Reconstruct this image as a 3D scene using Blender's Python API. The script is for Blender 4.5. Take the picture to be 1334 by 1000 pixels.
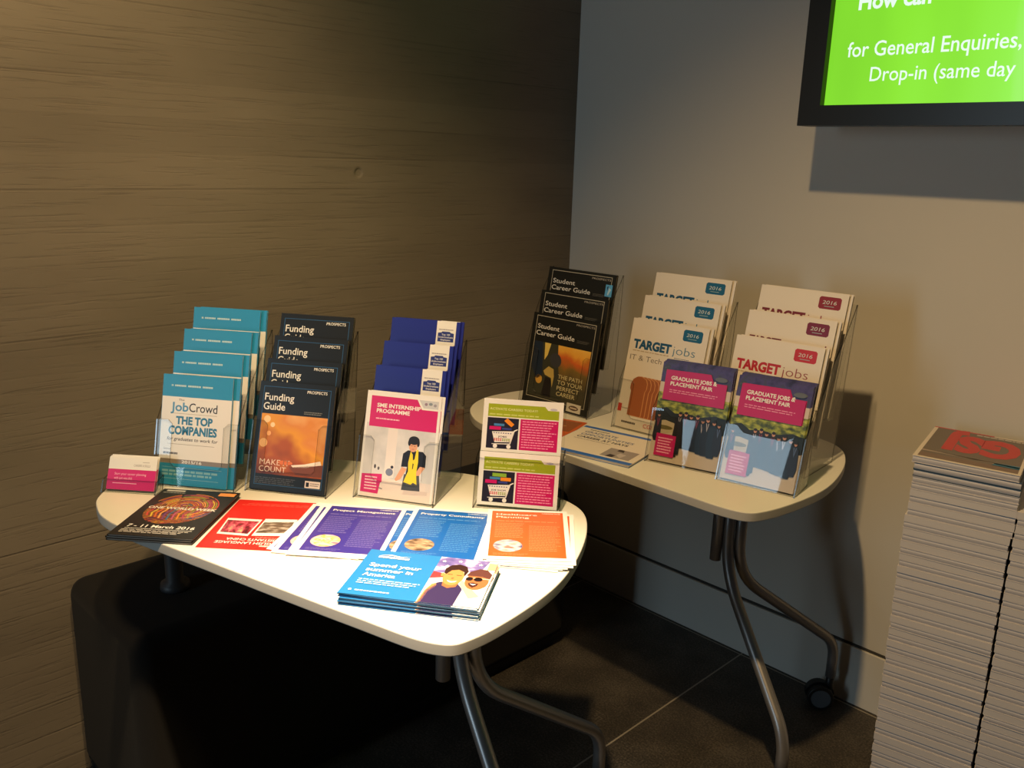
import bpy, bmesh, math, random
from mathutils import Matrix, Vector

for o in list(bpy.data.objects):
    bpy.data.objects.remove(o)
SC = bpy.context.scene
COL = SC.collection
R = math.radians
rnd = random.Random(7)

# ------------------------------------------------------------------ camera
# World: corner of the room at the origin, wall_left is x = 0, wall_right is y = 0, floor z = 0.
cam_d = bpy.data.cameras.new('camera')
cam = bpy.data.objects.new('camera', cam_d)
COL.objects.link(cam)
cr, cu, cf = Vector((0.700, 0.714, 0.030)), Vector((-0.199, 0.155, 0.968)), Vector((-0.686, 0.683, -0.250))
cf.normalize(); cr = (cr - cf * cr.dot(cf)).normalized(); cu = cr.cross(cf)
cm = Matrix((cr, cu, -cf)).transposed().to_4x4()
cm.translation = Vector((1.849, -2.080, 1.355))
cam.matrix_world = cm
cam_d.sensor_width = 36.0
cam_d.lens = 1142.82 / 1334 * 36.0
cam_d.clip_start = 0.02
SC.camera = cam

# ------------------------------------------------------------------ light
SC.view_settings.view_transform = 'Standard'
SC.view_settings.look = 'None'
SC.view_settings.gamma = 1.0
SC.view_settings.use_curve_mapping = False
SC.view_settings.exposure = 0.0
SC.cycles.transparent_max_bounces = 32
SC.cycles.max_bounces = 8
SC.cycles.caustics_reflective = False

world = bpy.data.worlds.new('room_air'); SC.world = world
world.use_nodes = True
world.node_tree.nodes['Background'].inputs['Color'].default_value = (0.55, 0.62, 0.75, 1)
world.node_tree.nodes['Background'].inputs['Strength'].default_value = 0.012


def spot(name, loc, aim, power, colour, size, blend, radius):
    d = bpy.data.lights.new(name, 'SPOT')
    d.energy = power; d.color = colour; d.spot_size = R(size); d.spot_blend = blend; d.shadow_soft_size = radius
    o = bpy.data.objects.new(name, d); COL.objects.link(o); o.location = loc
    o.rotation_euler = (Vector(aim) - Vector(loc)).to_track_quat('-Z', 'Y').to_euler()
    return o


def area(name, loc, aim, power, colour, sx, sy):
    d = bpy.data.lights.new(name, 'AREA')
    d.shape = 'RECTANGLE'; d.size = sx; d.size_y = sy; d.energy = power; d.color = colour
    o = bpy.data.objects.new(name, d); COL.objects.link(o); o.location = loc
    o.rotation_euler = (Vector(aim) - Vector(loc)).to_track_quat('-Z', 'Y').to_euler()
    return o


# ceiling downlight over the tables, daylight through the window behind the photographer
spot('ceiling_downlight', (1.22, -1.71, 2.70), (1.35, -1.08, 0.72), 150, (1.0, 0.68, 0.32), 98, 1.0, 0.035)
spot('ceiling_downlight_beam', (1.22, -1.71, 2.70), (1.03, -1.50, 0.72), 520, (1.0, 0.80, 0.56), 36, 1.0, 0.035)
spot('ceiling_downlight_by_concrete_wall', (0.95, -1.95, 2.70), (0.0, -1.50, 1.15), 104, (1.0, 0.69, 0.34), 66, 1.0, 0.10)
area('window_daylight', (0.39, -4.6, 1.30), (0.6, 0.0, 1.0), 19, (0.62, 0.84, 1.0), 0.54, 1.6)


# ------------------------------------------------------------------ materials
def lin(c):
    c = c / 255.0
    return c / 12.92 if c <= 0.04045 else ((c + 0.055) / 1.055) ** 2.4


def rgb(r, g, b):
    return (lin(r), lin(g), lin(b), 1.0)


MATS = {}


def mat(name, colour, rough=0.5, metal=0.0, spec=0.5, coat=0.0):
    if name in MATS:
        return MATS[name]
    m = bpy.data.materials.new(name); m.use_nodes = True
    b = m.node_tree.nodes['Principled BSDF']
    b.inputs['Base Color'].default_value = colour
    b.inputs['Roughness'].default_value = rough
    b.inputs['Metallic'].default_value = metal
    b.inputs['Specular IOR Level'].default_value = spec
    b.inputs['Coat Weight'].default_value = coat
    MATS[name] = m
    return m


def ink(r, g, b, rough=0.38):
    return mat('ink_%d_%d_%d' % (r, g, b), rgb(r, g, b), rough)


def N(m, kind, **kw):
    n = m.node_tree.nodes.new(kind)
    for k, v in kw.items():
        if k in n.inputs:
            n.inputs[k].default_value = v
        else:
            setattr(n, k, v)
    return n


def L(m, a, b):
    m.node_tree.links.new(a, b)


def ramp(m, stops):
    n = m.node_tree.nodes.new('ShaderNodeValToRGB')
    e = n.color_ramp.elements
    while len(e) > 1:
        e.remove(e[-1])
    e[0].position, e[0].color = stops[0]
    for p, c in stops[1:]:
        x = e.new(p); x.color = c
    return n


def noise_ink(name, stops, scale, stretch=(1, 1, 1), detail=4.0, grad=None, rough=0.38, distortion=0.0):
    """printed picture: noise (plus an optional linear gradient along the sheet) through a colour ramp"""
    if name in MATS:
        return MATS[name]
    m = mat(name, (1, 1, 1, 1), rough)
    b = m.node_tree.nodes['Principled BSDF']
    tc = N(m, 'ShaderNodeTexCoord'); mp = N(m, 'ShaderNodeMapping')
    mp.inputs['Scale'].default_value = stretch
    L(m, tc.outputs['UV'], mp.inputs['Vector'])
    nz = N(m, 'ShaderNodeTexNoise'); nz.inputs['Scale'].default_value = scale; nz.inputs['Detail'].default_value = detail
    nz.inputs['Distortion'].default_value = distortion
    L(m, mp.outputs['Vector'], nz.inputs['Vector'])
    src = nz.outputs['Fac']
    if grad:
        sep = N(m, 'ShaderNodeSeparateXYZ'); L(m, tc.outputs['UV'], sep.inputs['Vector'])
        gx, gy, g0, nw = grad
        a = N(m, 'ShaderNodeMath', operation='MULTIPLY_ADD'); a.inputs[1].default_value = gx; a.inputs[2].default_value = g0
        L(m, sep.outputs['X'], a.inputs[0])
        c = N(m, 'ShaderNodeMath', operation='MULTIPLY_ADD'); c.inputs[1].default_value = gy
        L(m, sep.outputs['Y'], c.inputs[0]); L(m, a.outputs[0], c.inputs[2])
        d = N(m, 'ShaderNodeMath', operation='MULTIPLY_ADD'); d.inputs[1].default_value = nw
        L(m, src, d.inputs[0]); L(m, c.outputs[0], d.inputs[2])
        src = d.outputs[0]
    r = ramp(m, stops); L(m, src, r.inputs['Fac'])
    L(m, r.outputs['Color'], b.inputs['Base Color'])
    return m


WHITE = ink(240, 238, 234)
PAPER_EDGE = mat('paper_edge', rgb(214, 208, 200), 0.7)
CREAM = ink(232, 222, 208)
BLACK = ink(22, 23, 22)
TEAL = ink(38, 142, 172)
MAG = ink(220, 28, 104)
NAVY = ink(30, 44, 122)


def clear_mat(name, tint, ior=1.56, extra=0.0, rough=0.02):
    m = bpy.data.materials.new(name); m.use_nodes = True
    nt = m.node_tree
    nt.nodes.remove(nt.nodes['Principled BSDF'])
    out = nt.nodes['Material Output']
    tr = N(m, 'ShaderNodeBsdfTransparent'); tr.inputs['Color'].default_value = tint
    gl = N(m, 'ShaderNodeBsdfGlossy'); gl.inputs['Roughness'].default_value = rough
    fr = N(m, 'ShaderNodeFresnel'); fr.inputs['IOR'].default_value = ior
    ad = N(m, 'ShaderNodeMath', operation='ADD', use_clamp=True); ad.inputs[1].default_value = extra
    mx = N(m, 'ShaderNodeMixShader')
    ge = N(m, 'ShaderNodeNewGeometry'); iv = N(m, 'ShaderNodeMath', operation='SUBTRACT'); iv.inputs[0].default_value = 1.0
    L(m, ge.outputs['Backfacing'], iv.inputs[1])
    ff = N(m, 'ShaderNodeMath', operation='MULTIPLY'); L(m, ad.outputs[0], ff.inputs[0]); L(m, iv.outputs[0], ff.inputs[1])
    L(m, fr.outputs[0], ad.inputs[0]); L(m, ff.outputs[0], mx.inputs[0])
    L(m, tr.outputs[0], mx.inputs[1]); L(m, gl.outputs[0], mx.inputs[2]); L(m, mx.outputs[0], out.inputs['Surface'])
    return m


ACRYLIC = clear_mat('clear_acrylic', (0.972, 0.976, 0.97, 1))
ACRYLIC_EDGE = clear_mat('clear_acrylic_edge', (0.44, 0.44, 0.42, 1), extra=0.10, rough=0.15)


# ------------------------------------------------------------------ mesh helpers
def link(o, parent=None):
    COL.objects.link(o)
    if parent is not None:
        o.parent = parent
    return o


def tag(o, label=None, cat=None, group=None, kind=None):
    if label: o['label'] = label
    if cat: o['category'] = cat
    if group: o['group'] = group
    if kind: o['kind'] = kind
    return o


def empty(name, loc=(0, 0, 0), rot=(0, 0, 0)):
    o = bpy.data.objects.new(name, None)
    o.empty_display_size = 0.03
    link(o); o.location = loc; o.rotation_euler = rot
    return o


def mesh_obj(name, bm, mats, parent=None, smooth=False):
    me = bpy.data.meshes.new(name)
    bm.normal_update(); bm.to_mesh(me); bm.free()
    for m in (mats if isinstance(mats, (list, tuple)) else [mats]):
        me.materials.append(m)
    if smooth:
        for p in me.polygons:
            p.use_smooth = True
    return link(bpy.data.objects.new(name, me), parent)


def box(bm, x0, y0, z0, x1, y1, z1, mi=0):
    v = [bm.verts.new(p) for p in ((x0, y0, z0), (x1, y0, z0), (x1, y1, z0), (x0, y1, z0), (x0, y0, z1), (x1, y0, z1), (x1, y1, z1), (x0, y1, z1))]
    fs = []
    for q in ((3, 2, 1, 0), (4, 5, 6, 7), (0, 1, 5, 4), (1, 2, 6, 5), (2, 3, 7, 6), (3, 0, 4, 7)):
        f = bm.faces.new([v[i] for i in q]); f.material_index = mi; fs.append(f)
    return fs


def bevel(o, w, seg=3):
    b = o.modifiers.new('bevel', 'BEVEL'); b.width = w; b.segments = seg; b.limit_method = 'ANGLE'; b.angle_limit = R(40)
    for p in o.data.polygons:
        p.use_smooth = True
    n = o.modifiers.new('wn', 'WEIGHTED_NORMAL'); n.keep_sharp = True
    return o


def prism(bm, pts, axis, a, b, mi=0, mi_side=None):
    """extrude polygon pts along axis ('x' or 'z' or any vector pair given as function) from a to b"""
    def P(p, t):
        if axis == 'x': return (t, p[0], p[1])
        if axis == 'z': return (p[0], p[1], t)
        return (p[0], t, p[1])
    va = [bm.verts.new(P(p, a)) for p in pts]; vb = [bm.verts.new(P(p, b)) for p in pts]
    f = bm.faces.new(va[::-1]); f.material_index = mi
    f = bm.faces.new(vb); f.material_index = mi
    n = len(pts)
    for i in range(n):
        f = bm.faces.new((va[i], va[(i + 1) % n], vb[(i + 1) % n], vb[i])); f.material_index = mi if mi_side is None else mi_side
    bmesh.ops.recalc_face_normals(bm, faces=bm.faces[:])


def catmull(pts, n=8, closed=False):
    P = [Vector(p) for p in pts]; out = []
    m = len(P)
    for i in range(m if closed else m - 1):
        p0 = P[(i - 1) % m] if closed or i > 0 else P[0] * 2 - P[1]
        p1, p2 = P[i], P[(i + 1) % m]
        p3 = P[(i + 2) % m] if closed or i + 2 < m else P[-1] * 2 - P[-2]
        for k in range(n):
            t = k / n
            out.append(0.5 * ((2 * p1) + (p2 - p0) * t + (2 * p0 - 5 * p1 + 4 * p2 - p3) * t * t + (3 * p1 - p0 - 3 * p2 + p3) * t ** 3))
    if not closed:
        out.append(P[-1])
    return out


def tube(bm, path, r, n=20, cap=True, mi=0):
    """round tube along a list of points; r may be a list"""
    rings = []
    m = len(path)
    up = Vector((0.3, 0.9, 0.2))
    prev = None
    for i, p in enumerate(path):
        p = Vector(p)
        t = (Vector(path[min(i + 1, m - 1)]) - Vector(path[max(i - 1, 0)])).normalized()
        if prev is None:
            s = t.cross(up).normalized()
        else:
            s = (prev - t * prev.dot(t)).normalized()
        prev = s
        u = t.cross(s)
        rr = r[i] if isinstance(r, (list, tuple)) else r
        rings.append([bm.verts.new(p + (s * math.cos(2 * math.pi * k / n) + u * math.sin(2 * math.pi * k / n)) * rr) for k in range(n)])
    for a, b in zip(rings, rings[1:]):
        for k in range(n):
            f = bm.faces.new((a[k], a[(k + 1) % n], b[(k + 1) % n], b[k])); f.material_index = mi; f.smooth = True
    if cap:
        f = bm.faces.new(rings[0][::-1]); f.material_index = mi
        f = bm.faces.new(rings[-1]); f.material_index = mi
    bmesh.ops.recalc_face_normals(bm, faces=bm.faces[:])


# ------------------------------------------------------------------ printed graphics
TEXT_CACHE = {}
BFONT = None


def text_mesh(s, bold=0.0):
    """vertices and faces of a string in Blender's built-in font, fitted to the unit box"""
    key = (s, bold)
    if key in TEXT_CACHE:
        return TEXT_CACHE[key]
    cu_ = bpy.data.curves.new('lettering', 'FONT')
    cu_.body = s; cu_.size = 1.0; cu_.offset = bold; cu_.resolution_u = 3
    ob = bpy.data.objects.new('lettering', cu_)
    COL.objects.link(ob)
    dg = bpy.context.evaluated_depsgraph_get()
    me = bpy.data.meshes.new_from_object(ob.evaluated_get(dg))
    vs = [(v.co.x, v.co.y) for v in me.vertices]
    fs = [tuple(p.vertices) for p in me.polygons]
    bpy.data.objects.remove(ob); bpy.data.curves.remove(cu_); bpy.data.meshes.remove(me)
    x0 = min(v[0] for v in vs); x1 = max(v[0] for v in vs)
    TEXT_CACHE[key] = (vs, fs, x0, x1)
    return TEXT_CACHE[key]


class Print:
    """Flat printed face of w x h metres in the local xz plane, seen from -y. Coordinates run 0..1 across and up."""
    STEP = 0.00007

    def __init__(s, w, h):
        s.w, s.h = w, h
        s.bm = bmesh.new(); s.uv = s.bm.loops.layers.uv.new('UVMap'); s.mats = []; s.lay = 1

    def _mi(s, m):
        if m not in s.mats: s.mats.append(m)
        return s.mats.index(m)

    def poly(s, pts, m, lay=None):
        lay = s.lay if lay is None else lay
        mi = s._mi(m)
        vs = [s.bm.verts.new((x * s.w, -lay * s.STEP, y * s.h)) for x, y in pts]
        f = s.bm.faces.new(vs); f.material_index = mi
        for l, (x, y) in zip(f.loops, pts): l[s.uv].uv = (x, y * s.h / s.w)
        f.normal_update()
        if f.normal.y > 0: f.normal_flip()
        return s

    def rect(s, x0, y0, x1, y1, m, lay=None):
        return s.poly([(x0, y0), (x1, y0), (x1, y1), (x0, y1)], m, lay)

    def frame(s, x0, y0, x1, y1, t, m):
        ty = t * s.w / s.h
        s.rect(x0, y0, x1, y0 + ty, m); s.rect(x0, y1 - ty, x1, y1, m)
        s.rect(x0, y0 + ty, x0 + t, y1 - ty, m); s.rect(x1 - t, y0 + ty, x1, y1 - ty, m)

    def ell(s, cx, cy, rx, ry, m, lay=None, n=28, a0=0, a1=360, rot=0):
        c, sn = math.cos(R(rot)), math.sin(R(rot)); pts = []
        k = n if a1 - a0 >= 360 else n + 1
        for i in range(k):
            a = R(a0 + (a1 - a0) * i / n)
            x, y = rx * math.cos(a), ry * math.sin(a)
            pts.append((cx + x * c - y * sn, cy + x * sn + y * c))
        return s.poly(pts, m, lay)

    def up(s, k=1):
        s.lay += k; return s

    def text(s, t, x0, y0, x1, cap, m, bold=0.0, shear=0.0, turn=False):
        """t from x0 to x1 on baseline y0; cap = capital height (fraction of h). turn = upside down in the same box"""
        vs, fs, a, b = text_mesh(t, bold)
        sx = (x1 - x0) / (b - a); sy = cap / 0.70
        mi = s._mi(m); out = []
        for vx, vy in vs:
            x = x0 + (vx - a) * sx + vy * sy * shear; y = y0 + vy * sy
            if turn: x = x0 + x1 - x; y = 2 * y0 + cap - y
            out.append(s.bm.verts.new((x * s.w, -s.lay * s.STEP, y * s.h)))
        for f in fs:
            try:
                q = s.bm.faces.new([out[i] for i in f]); q.material_index = mi
                q.normal_update()
                if q.normal.y > 0: q.normal_flip()
            except ValueError:
                pass
        return s

    def small(s, x0, y0, x1, y1, n, m, seed=1, fill=0.45):
        """n rows of print too small to read: short dashes"""
        g = random.Random(seed); dy = (y1 - y0) / n
        for i in range(n):
            y = y1 - (i + 1) * dy + dy * (1 - fill) / 2
            x = x0; end = x1 - (x1 - x0) * (g.random() * 0.22 if i % 4 else g.random() * 0.05)
            while x < end:
                wl = (x1 - x0) * g.uniform(0.05, 0.14); xe = min(x + wl, end)
                s.rect(x, y, xe, y + dy * fill, m); x = xe + (x1 - x0) * 0.018
        return s

    def mesh(s, name):
        me = bpy.data.meshes.new(name); s.bm.to_mesh(me); s.bm.free()
        for m in s.mats: me.materials.append(m)
        return me


def slab(bm, w, h, t, y0=0.0, mi=0):
    return box(bm, 0, y0, 0, w, y0 + t, h, mi)


def slab_mesh(name, w, h, t, m, y0=0.0, inset=0.0):
    bm = bmesh.new(); box(bm, 0, y0, inset, w - inset, y0 + t, h - inset)
    bm.normal_update()
    me = bpy.data.meshes.new(name); bm.to_mesh(me); bm.free(); me.materials.append(m)
    return me


class Booklet:
    """a bound booklet: pages, front cover (printed) and back cover share meshes between the copies"""
    def __init__(s, kind, pr, t, cover_mat, back_mat=None, page_mat=None):
        s.kind, s.w, s.h, s.t = kind, pr.w, pr.h, t
        c = 0.0006
        # printed cover = thin board with the graphics on its face
        mi = pr._mi(cover_mat)
        for f in box(pr.bm, 0, 0, 0, pr.w, c, pr.h): f.material_index = mi
        s.front = pr.mesh(kind + '_front_cover')
        s.pages = slab_mesh(kind + '_pages', s.w, s.h, t - 2 * c, page_mat or PAPER_EDGE, c, 0.0012)
        bm = bmesh.new(); box(bm, 0, t - c, 0, s.w, t, s.h); box(bm, -0.0005, 0, 0, 0.0003, t, s.h)
        s.back = bpy.data.meshes.new(kind + '_back_cover'); bm.normal_update(); bm.to_mesh(s.back); bm.free(); s.back.materials.append(back_mat or cover_mat)

    def put(s, loc, rot, label, group=None, cat='booklet'):
        o = empty(s.kind, loc, rot); tag(o, label, cat, group)
        link(bpy.data.objects.new('pages', s.pages), o)
        link(bpy.data.objects.new('front_cover', s.front), o)
        link(bpy.data.objects.new('back_cover', s.back), o)
        return o


class Sheet:
    """a single leaflet: one printed mesh"""
    def __init__(s, kind, pr, t, paper):
        s.kind, s.w, s.h, s.t = kind, pr.w, pr.h, t
        mi = pr._mi(paper)
        for f in box(pr.bm, 0, 0, 0, pr.w, t, pr.h): f.material_index = mi
        s.me = pr.mesh(kind)

    def put(s, loc, rot, label, group=None, cat='leaflet'):
        o = link(bpy.data.objects.new(s.kind, s.me)); o.location = loc; o.rotation_euler = rot
        return tag(o, label, cat, group)


def flat(cx, cy, yaw, w, h, z):
    """location and rotation for a face lying on a surface, centred at cx, cy; z = height of its underside + thickness (top)"""
    y = R(yaw)
    ux, uy = math.cos(y), math.sin(y)
    return (cx - ux * w / 2 + uy * h / 2, cy - uy * w / 2 - ux * h / 2, z), (R(-90), 0, y)


TOP = 0.723     # height of the table tops

# ------------------------------------------------------------------ the room
def concrete():
    m = mat('board_marked_concrete', (0.3, 0.28, 0.25, 1), 0.85, spec=0.25)
    b = m.node_tree.nodes['Principled BSDF']
    tc = N(m, 'ShaderNodeTexCoord')
    sep = N(m, 'ShaderNodeSeparateXYZ'); L(m, tc.outputs['Object'], sep.inputs[0])
    # board index along z (pitch 0.0718 m)
    bi = N(m, 'ShaderNodeMath', operation='MULTIPLY_ADD'); bi.inputs[1].default_value = 1 / 0.0718; bi.inputs[2].default_value = -0.655
    L(m, sep.outputs['Z'], bi.inputs[0])
    fl = N(m, 'ShaderNodeMath', operation='FLOOR'); L(m, bi.outputs[0], fl.inputs[0])
    fr = N(m, 'ShaderNodeMath', operation='FRACT'); L(m, bi.outputs[0], fr.inputs[0])
    wn = N(m, 'ShaderNodeTexWhiteNoise', noise_dimensions='1D'); L(m, fl.outputs[0], wn.inputs['W'])
    # grain stretched along the wall, shifted board by board
    mp = N(m, 'ShaderNodeMapping'); mp.inputs['Scale'].default_value = (1, 2.2, 55)
    cmb = N(m, 'ShaderNodeVectorMath', operation='ADD')
    off = N(m, 'ShaderNodeCombineXYZ'); ms = N(m, 'ShaderNodeMath', operation='MULTIPLY'); ms.inputs[1].default_value = 9.0
    L(m, wn.outputs['Value'], ms.inputs[0]); L(m, ms.outputs[0], off.inputs['Y'])
    L(m, tc.outputs['Object'], cmb.inputs[0]); L(m, off.outputs[0], cmb.inputs[1])
    L(m, cmb.outputs[0], mp.inputs['Vector'])
    grain = N(m, 'ShaderNodeTexNoise'); grain.inputs['Scale'].default_value = 2.6; grain.inputs['Detail'].default_value = 9; grain.inputs['Roughness'].default_value = 0.62; grain.inputs['Distortion'].default_value = 0.5
    L(m, mp.outputs['Vector'], grain.inputs['Vector'])
    # where the grain shows strongly
    patch = N(m, 'ShaderNodeTexNoise'); patch.inputs['Scale'].default_value = 2.2; patch.inputs['Detail'].default_value = 3
    mp2 = N(m, 'ShaderNodeMapping'); mp2.inputs['Scale'].default_value = (1, 0.7, 3.5); L(m, tc.outputs['Object'], mp2.inputs['Vector']); L(m, mp2.outputs[0], patch.inputs['Vector'])
    # joint lines, broken up
    d0 = N(m, 'ShaderNodeMath', operation='SUBTRACT'); d0.inputs[1].default_value = 0.5; L(m, fr.outputs[0], d0.inputs[0])
    d1 = N(m, 'ShaderNodeMath', operation='ABSOLUTE'); L(m, d0.outputs[0], d1.inputs[0])
    wob = N(m, 'ShaderNodeMath', operation='MULTIPLY_ADD'); wob.inputs[1].default_value = 0.05; L(m, grain.outputs['Fac'], wob.inputs[0]); L(m, d1.outputs[0], wob.inputs[2])
    jr = ramp(m, [(0.0, (0, 0, 0, 1)), (0.492, (0, 0, 0, 1)), (0.512, (1, 1, 1, 1)), (1, (1, 1, 1, 1))]); L(m, wob.outputs[0], jr.inputs['Fac'])
    pr = ramp(m, [(0.44, (0.28, 0.28, 0.28, 1)), (0.68, (1, 1, 1, 1))]); L(m, patch.outputs['Fac'], pr.inputs['Fac'])
    jp = ramp(m, [(0.47, (0, 0, 0, 1)), (0.66, (1, 1, 1, 1))]); L(m, patch.outputs['Fac'], jp.inputs['Fac'])
    joint = N(m, 'ShaderNodeMath', operation='MULTIPLY'); L(m, jr.outputs[0], joint.inputs[0]); L(m, jp.outputs[0], joint.inputs[1])
    # fine cracks of the grain
    gr = ramp(m, [(0.0, (0, 0, 0, 1)), (0.36, (0.35, 0.35, 0.35, 1)), (0.46, (1, 1, 1, 1)), (1, (1, 1, 1, 1))]); L(m, grain.outputs['Fac'], gr.inputs['Fac'])
    # tie hole: a shallow round recess
    hp = N(m, 'ShaderNodeVectorMath', operation='DISTANCE'); hp.inputs[1].default_value = (0, -0.795, 1.307); L(m, tc.outputs['Object'], hp.inputs[0])
    hr = ramp(m, [(0.0, (0, 0, 0, 1)), (0.0085, (0.1, 0.1, 0.1, 1)), (0.0125, (1, 1, 1, 1)), (1, (1, 1, 1, 1))]); L(m, hp.outputs['Value'], hr.inputs['Fac'])
    # colour
    big = N(m, 'ShaderNodeTexNoise'); big.inputs['Scale'].default_value = 1.1; big.inputs['Detail'].default_value = 5
    mp3 = N(m, 'ShaderNodeMapping'); mp3.inputs['Scale'].default_value = (1, 1, 2.4); L(m, tc.outputs['Object'], mp3.inputs['Vector']); L(m, mp3.outputs[0], big.inputs['Vector'])
    cr_ = ramp(m, [(0.3, rgb(128, 117, 102)), (0.5, rgb(142, 131, 114)), (0.72, rgb(156, 144, 126))]); L(m, big.outputs['Fac'], cr_.inputs['Fac'])
    tone = N(m, 'ShaderNodeMixRGB', blend_type='MULTIPLY'); tone.inputs['Fac'].default_value = 0.10
    L(m, cr_.outputs[0], tone.inputs[1]); L(m, wn.outputs['Value'], tone.inputs[2])
    hs = N(m, 'ShaderNodeHueSaturation'); hs.inputs['Saturation'].default_value = 0.9; L(m, tone.outputs[0], hs.inputs['Color'])
    g2 = N(m, 'ShaderNodeMixRGB', blend_type='MULTIPLY'); L(m, hs.outputs[0], g2.inputs[1]); L(m, gr.outputs[0], g2.inputs[2])
    pf = N(m, 'ShaderNodeMath', operation='MULTIPLY'); pf.inputs[1].default_value = 0.24; L(m, pr.outputs[0], pf.inputs[0]); L(m, pf.outputs[0], g2.inputs['Fac'])
    j2 = N(m, 'ShaderNodeMixRGB', blend_type='MIX'); j2.inputs[2].default_value = rgb(84, 76, 66); L(m, g2.outputs[0], j2.inputs[1])
    jf = N(m, 'ShaderNodeMath', operation='MULTIPLY'); jf.inputs[1].default_value = 0.38; L(m, joint.outputs[0], jf.inputs[0]); L(m, jf.outputs[0], j2.inputs['Fac'])
    L(m, j2.outputs[0], b.inputs['Base Color'])
    # relief
    h1 = N(m, 'ShaderNodeMath', operation='MULTIPLY_ADD'); h1.inputs[1].default_value = -0.7; L(m, joint.outputs[0], h1.inputs[0])
    h0 = N(m, 'ShaderNodeMath', operation='MULTIPLY'); h0.inputs[1].default_value = 0.55; L(m, gr.outputs[0], h0.inputs[0]); L(m, h0.outputs[0], h1.inputs[2])
    h2 = N(m, 'ShaderNodeMath', operation='MULTIPLY_ADD'); h2.inputs[1].default_value = 0.35; L(m, wn.outputs['Value'], h2.inputs[0]); L(m, h1.outputs[0], h2.inputs[2])
    h3 = N(m, 'ShaderNodeMath', operation='MULTIPLY_ADD'); h3.inputs[1].default_value = 3.5; L(m, hr.outputs[0], h3.inputs[0]); L(m, h2.outputs[0], h3.inputs[2])
    bp = N(m, 'ShaderNodeBump'); bp.inputs['Strength'].default_value = 0.42; bp.inputs['Distance'].default_value = 0.003
    L(m, h3.outputs[0], bp.inputs['Height']); L(m, bp.outputs[0], b.inputs['Normal'])
    return m


def painted():
    m = mat('grey_wall_paint', rgb(214, 208, 196), 0.6, spec=0.3)
    b = m.node_tree.nodes['Principled BSDF']
    tc = N(m, 'ShaderNodeTexCoord')
    n = N(m, 'ShaderNodeTexNoise'); n.inputs['Scale'].default_value = 260; n.inputs['Detail'].default_value = 2; L(m, tc.outputs['Object'], n.inputs['Vector'])
    bp = N(m, 'ShaderNodeBump'); bp.inputs['Strength'].default_value = 0.08; bp.inputs['Distance'].default_value = 0.001
    L(m, n.outputs['Fac'], bp.inputs['Height']); L(m, bp.outputs[0], b.inputs['Normal'])
    return m


def stone_floor():
    m = mat('speckled_floor_tiles', (0.1, 0.1, 0.1, 1), 0.55, spec=0.35)
    b = m.node_tree.nodes['Principled BSDF']
    tc = N(m, 'ShaderNodeTexCoord')
    v = N(m, 'ShaderNodeTexNoise'); v.inputs['Scale'].default_value = 210; v.inputs['Detail'].default_value = 3; L(m, tc.outputs['Object'], v.inputs['Vector'])
    v2 = N(m, 'ShaderNodeTexNoise'); v2.inputs['Scale'].default_value = 9; v2.inputs['Detail'].default_value = 6; L(m, tc.outputs['Object'], v2.inputs['Vector'])
    mx = N(m, 'ShaderNodeMath', operation='MULTIPLY_ADD'); mx.inputs[1].default_value = 0.35; L(m, v2.outputs['Fac'], mx.inputs[0])
    sc = N(m, 'ShaderNodeMath', operation='MULTIPLY'); sc.inputs[1].default_value = 0.65; L(m, v.outputs['Fac'], sc.inputs[0]); L(m, sc.outputs[0], mx.inputs[2])
    r = ramp(m, [(0.36, rgb(44, 41, 37)), (0.5, rgb(64, 59, 53)), (0.62, rgb(90, 84, 76))]); L(m, mx.outputs[0], r.inputs['Fac'])
    # joints of the tiles: lines at x = 0.739 + k * 0.6 and y = k * 1.2
    sep = N(m, 'ShaderNodeSeparateXYZ'); L(m, tc.outputs['Object'], sep.inputs[0])
    def joint(out, period, phase, half):
        a = N(m, 'ShaderNodeMath', operation='MULTIPLY_ADD'); a.inputs[1].default_value = 1 / period; a.inputs[2].default_value = -phase / period + 0.5; L(m, sep.outputs[out], a.inputs[0])
        f = N(m, 'ShaderNodeMath', operation='FRACT'); L(m, a.outputs[0], f.inputs[0])
        s_ = N(m, 'ShaderNodeMath', operation='SUBTRACT'); s_.inputs[1].default_value = 0.5; L(m, f.outputs[0], s_.inputs[0])
        ab = N(m, 'ShaderNodeMath', operation='ABSOLUTE'); L(m, s_.outputs[0], ab.inputs[0])
        lt = N(m, 'ShaderNodeMath', operation='LESS_THAN'); lt.inputs[1].default_value = half / period; L(m, ab.outputs[0], lt.inputs[0])
        return lt
    jx = joint('X', 0.6, 0.739, 0.0022); jy = joint('Y', 1.2, -0.02, 0.0022)
    jm = N(m, 'ShaderNodeMath', operation='MAXIMUM'); L(m, jx.outputs[0], jm.inputs[0]); L(m, jy.outputs[0], jm.inputs[1])
    c = N(m, 'ShaderNodeMixRGB'); c.inputs[2].default_value = rgb(150, 143, 130); L(m, jm.outputs[0], c.inputs['Fac']); L(m, r.outputs[0], c.inputs[1])
    L(m, c.outputs[0], b.inputs['Base Color'])
    bp = N(m, 'ShaderNodeBump'); bp.inputs['Strength'].default_value = 0.25; bp.inputs['Distance'].default_value = 0.0015
    L(m, v.outputs['Fac'], bp.inputs['Height']); L(m, bp.outputs[0], b.inputs['Normal'])
    return m


PAINT = painted()
bm = bmesh.new(); box(bm, -0.15, -5.5, -0.12, 4.5, 0.12, 0.0)
tag(mesh_obj('floor', bm, stone_floor()), kind='structure')
bm = bmesh.new(); box(bm, -0.15, -5.5, 0.0, 0.0, 0.0, 2.9)
tag(mesh_obj('wall_left', bm, concrete()), kind='structure')
bm = bmesh.new(); box(bm, -0.15, 0.0, 0.0, 4.5, 0.12, 2.9)
tag(mesh_obj('wall_right', bm, PAINT), kind='structure')
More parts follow.
